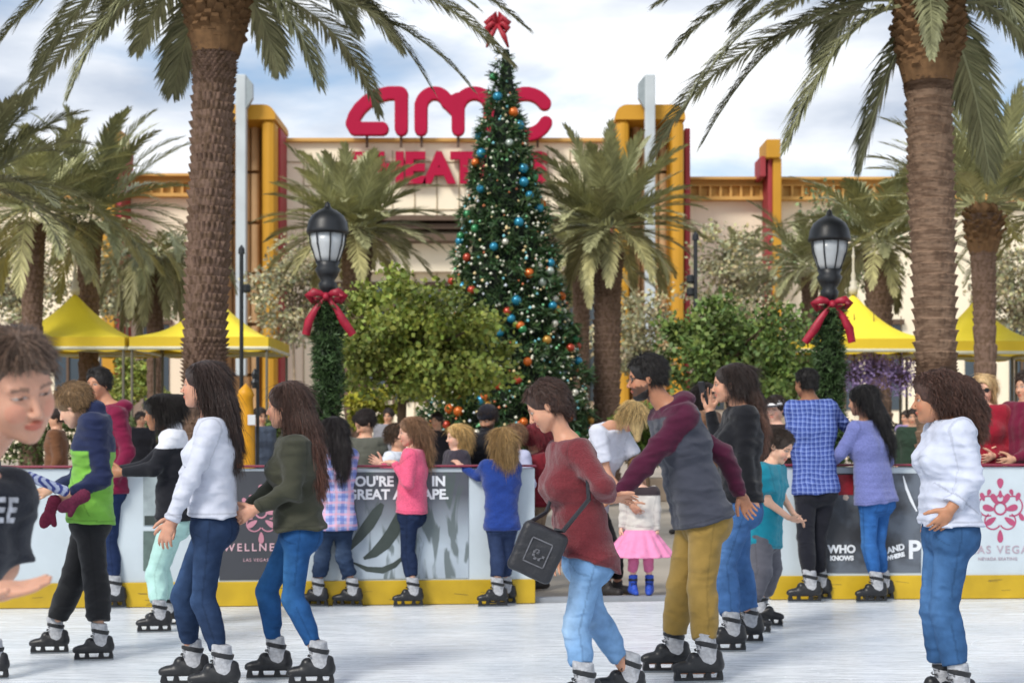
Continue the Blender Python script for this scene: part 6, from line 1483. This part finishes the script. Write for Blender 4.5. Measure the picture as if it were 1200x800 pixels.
# ---- things held or worn, each fixed where it touches
def world_pt(id, key, off=(0, 0, 0)):
    root, base, J, I = PEOPLE[id]; return Vector(base)+Vector(map(float, J[key]))+Vector(off)
def glasses(id, sunny=False):
    root, base, J, I = PEOPLE[id]; H, M, hs = I['H'], I['M'], I['hs']; m = MB()
    T_ = lambda p: Vector(map(float, H+M@(A3(p)*hs)))
    for sg in (1, -1):
        ring = [T_((.093-.012*abs(.023*math.cos(a))/.023, sg*.031+.023*math.cos(a), .003+.018*math.sin(a))) for a in np.linspace(0, 2*math.pi, 15)]
        m.tube(ring, .0022, 6, False); m.tube([T_((.085, sg*.053, .008)), T_((.0, sg*.078, .008)), T_((-.02, sg*.08, .0))], .002, 5)
    m.tube([T_((.099, .01, .008)), T_((.099, -.01, .008))], .002, 5)
    o = m.build('glasses', M_BLK, root)
    if sunny:
        m = MB()
        for sg in (1, -1):
            c = [T_((.094, sg*.031+.023*math.cos(a), .003+.018*math.sin(a))) for a in np.linspace(0, 2*math.pi, 15)[:-1]]; m.add(c, [tuple(range(14))] if sg > 0 else [tuple(reversed(range(14)))])
        m.build('lens', mat('dark_lens', '#15120f', .1, .05, spec=.8), o)
for S_ in SP:
    if S_.get('glasses'): glasses(S_['id'], S_['glasses'] == 'sun')
def shoulder_bag():
    root, base, J, I = PEOPLE['redwoman']; Y = I['Y0']-.24; c = at(630, 646, Y)
    e = empty('shoulder_bag', tuple(c), 'black shoulder bag with a pale printed motif hanging from the dark red sweater', 'bag')
    def bagf(p):
        a = R(24); x = p[:, 0]*math.cos(a)+p[:, 2]*math.sin(a)*-1; z = p[:, 0]*math.sin(a)+p[:, 2]*math.cos(a)
        q = np.stack([np.abs(x)-.082, np.abs(p[:, 1])-.03, np.abs(z)-.095], 1); d = np.sqrt((np.maximum(q, 0)**2).sum(1))+np.minimum(q.max(1), 0)-.028
        return d+.003*wrinkle(p, 3, 30)
    V, Q = surfnet(bagf, (-.2, -.1, -.2), (.2, .1, .2), .006); link('pouch', mesh_np('pouch', V, Q), mat('bag_leather', '#232429', .45, .2, 20, .3, 80), e)
    m = MB(); fl = MB()
    for (x, z, l, w_) in ((0, .058, .10, .006), (0, -.058, .10, .006)): fl.box((x, -.0605, z), (l, .003, w_))
    fl.box((-.05, -.0605, 0), (.006, .003, .11)); fl.box((.05, -.0605, 0), (.006, .003, .11))
    for k in range(9):
        a_ = k*.7; fl.lathe([(.0045, 0), (.0045, .004)], (.005*a_*math.cos(a_), -.062, .006*a_*math.sin(a_)), 8)
        fl.box((.0058*a_*math.cos(a_+.4), -.0603, .0068*a_*math.sin(a_+.4)), (.012, .003, .012), 0)
    o = fl.build('printed_motif', mat('motif_grey', '#5a5b61', .6, .3, 60), e); o.rotation_euler = (0, R(-24+48), 0)
    sh = Vector(base)+Vector(map(float, J['shL'])); 
    m.tube([Vector((.08, .0, .1)), at(660, 622, Y-.03)-c, at(690, 585, Y-.04)-c, at(688, 545, Y)-c, Vector(at(676, 520, Y+.06)-c)], [.011]*5, 6); m.tube([Vector((-.06, .03, .12)), at(640, 600, Y+.16)-c, at(655, 560, Y+.2)-c], .01, 6); m.build('strap', MATS['bag_leather'], e)
shoulder_bag()
def phone(px, py, Y, label, rot=0):
    b = at(px, py, Y); e = empty('mobile_phone', tuple(b), label, 'phone'); m = MB(); m.box((0, 0, 0), (.012, .075, .15)); m.build('case', M_BLK, e, bevel=.004); m = MB(); m.box((.0068, 0, 0), (.001, .066, .138)); m.build('screen', MATS['dark_lens'] if 'dark_lens' in MATS else M_GLS, e); e.rotation_euler = (0, R(-12), R(20)); return e
r_, bs_, J_, I_ = PEOPLE['black']; wr = Vector(bs_)+Vector(map(float, J_['wrR']+J_['hdR'][0]*.1)); phone(0, 0, 1, 'dark phone held up to the face by the woman in the black top').location = wr+Vector((-.02, 0, .02))
# maroon mittens of the child in green and a patterned scarf in the hand
def mitten(px, py, Y, label, a=0, name='mitten', c='#6b1f38'):
    b = at(px, py, Y); 
    def f(p):
        d = ell(p, (0, 0, -.02), (.036, .024, .06)); d = smin(d, cap(p, (.02, 0, .02), (.055, 0, -.03), .018, .016), .012); d = smin(d, cap(p, (0, 0, .04), (0, 0, .09), .034, .04), .01); return d+.002*np.sin(p[:, 2]*320)*(p[:, 2] > .03)
    V, Q = surfnet(f, (-.1, -.08, -.13), (.1, .08, .16), .006); o = link(name, mesh_np(name, V, Q), mat('knit_'+c[1:], c, .95, .2, 60, .6, 120)); o.location = b; o.rotation_euler = (0, R(a), 0); return tag(o, label, 'mitten')
Yg = PEOPLE['green'][3]['Y0']
mitten(56, 604, Yg-.22, 'maroon knitted mitten dangling from the hand of the lime green jacket', 25)
mitten(82, 590, Yg-.27, 'maroon knitted mitten folded at the cuff of the navy sleeve', 60, c='#61203a')
def scarf():
    b = at(58, 567, Yg-.27); 
    def f(p):
        d = cap(p, (-.11, 0, .045), (.085, 0, -.04), .026, .032, A3((0, 1, 0)), .5); return d+.004*wrinkle(p, 9, 40)
    V, Q = surfnet(f, (-.2, -.08, -.12), (.2, .08, .12), .006); C_ = np.tile(np.array(s2l('#a3acc6')), (len(V), 1)); k = np.mod(V[:, 0]*22+np.sin(V[:, 2]*60)*.4, 1) < .45; C_[k] = s2l('#3a4380')
    o = link('knitted_hat', mesh_np('knitted_hat', V, Q, True, {'col': C_}), MATS['knit']); o.location = b; tag(o, 'pale blue and navy patterned knitted hat held by the child in lime green', 'knitted hat')
scarf()
# lettering on the boy's jersey, laid onto the cloth
def jersey_text():
    from mathutils.bvhtree import BVHTree
    root, base, J, I = PEOPLE['boy']; me = text_mesh('STEE', .068, bold=.0022, ext=.0, spacing=1.16, align='RIGHT'); me.transform(Matrix.Diagonal((.84, 1, 1, 1)))
    jer = [c for c in root.children if c.name.startswith('jersey')][0].data
    bvh = BVHTree.FromPolygons([v.co.copy() for v in jer.vertices], [tuple(p.vertices) for p in jer.polygons])
    o0 = Vector((-.978, 3.05, at(0, 612, 3.03)[2]))-Vector(base); tg = Vector((.50, .866, 0)); nd = Vector((.866, -.5, 0))
    import bmesh
    bm = bmesh.new(); bm.from_mesh(me); bmesh.ops.subdivide_edges(bm, edges=[e for e in bm.edges if e.calc_length() > .012], cuts=2, use_grid_fill=True); bmesh.ops.triangulate(bm, faces=bm.faces)
    dead = []
    for v in bm.verts:
        x, z = v.co.x, v.co.z; p = o0+tg*x+Vector((0, 0, z-.06*x)); hit = bvh.ray_cast(p+nd*.3, -nd)
        if hit[0] is None: dead.append(v)
        else: v.co = hit[0]+nd*.003
    bmesh.ops.delete(bm, geom=dead, context='VERTS'); bm.to_mesh(me); bm.free()
    link('jersey_lettering', me, mat('print_silver', '#a9abb3', .6, .35, 60), root)
jersey_text()
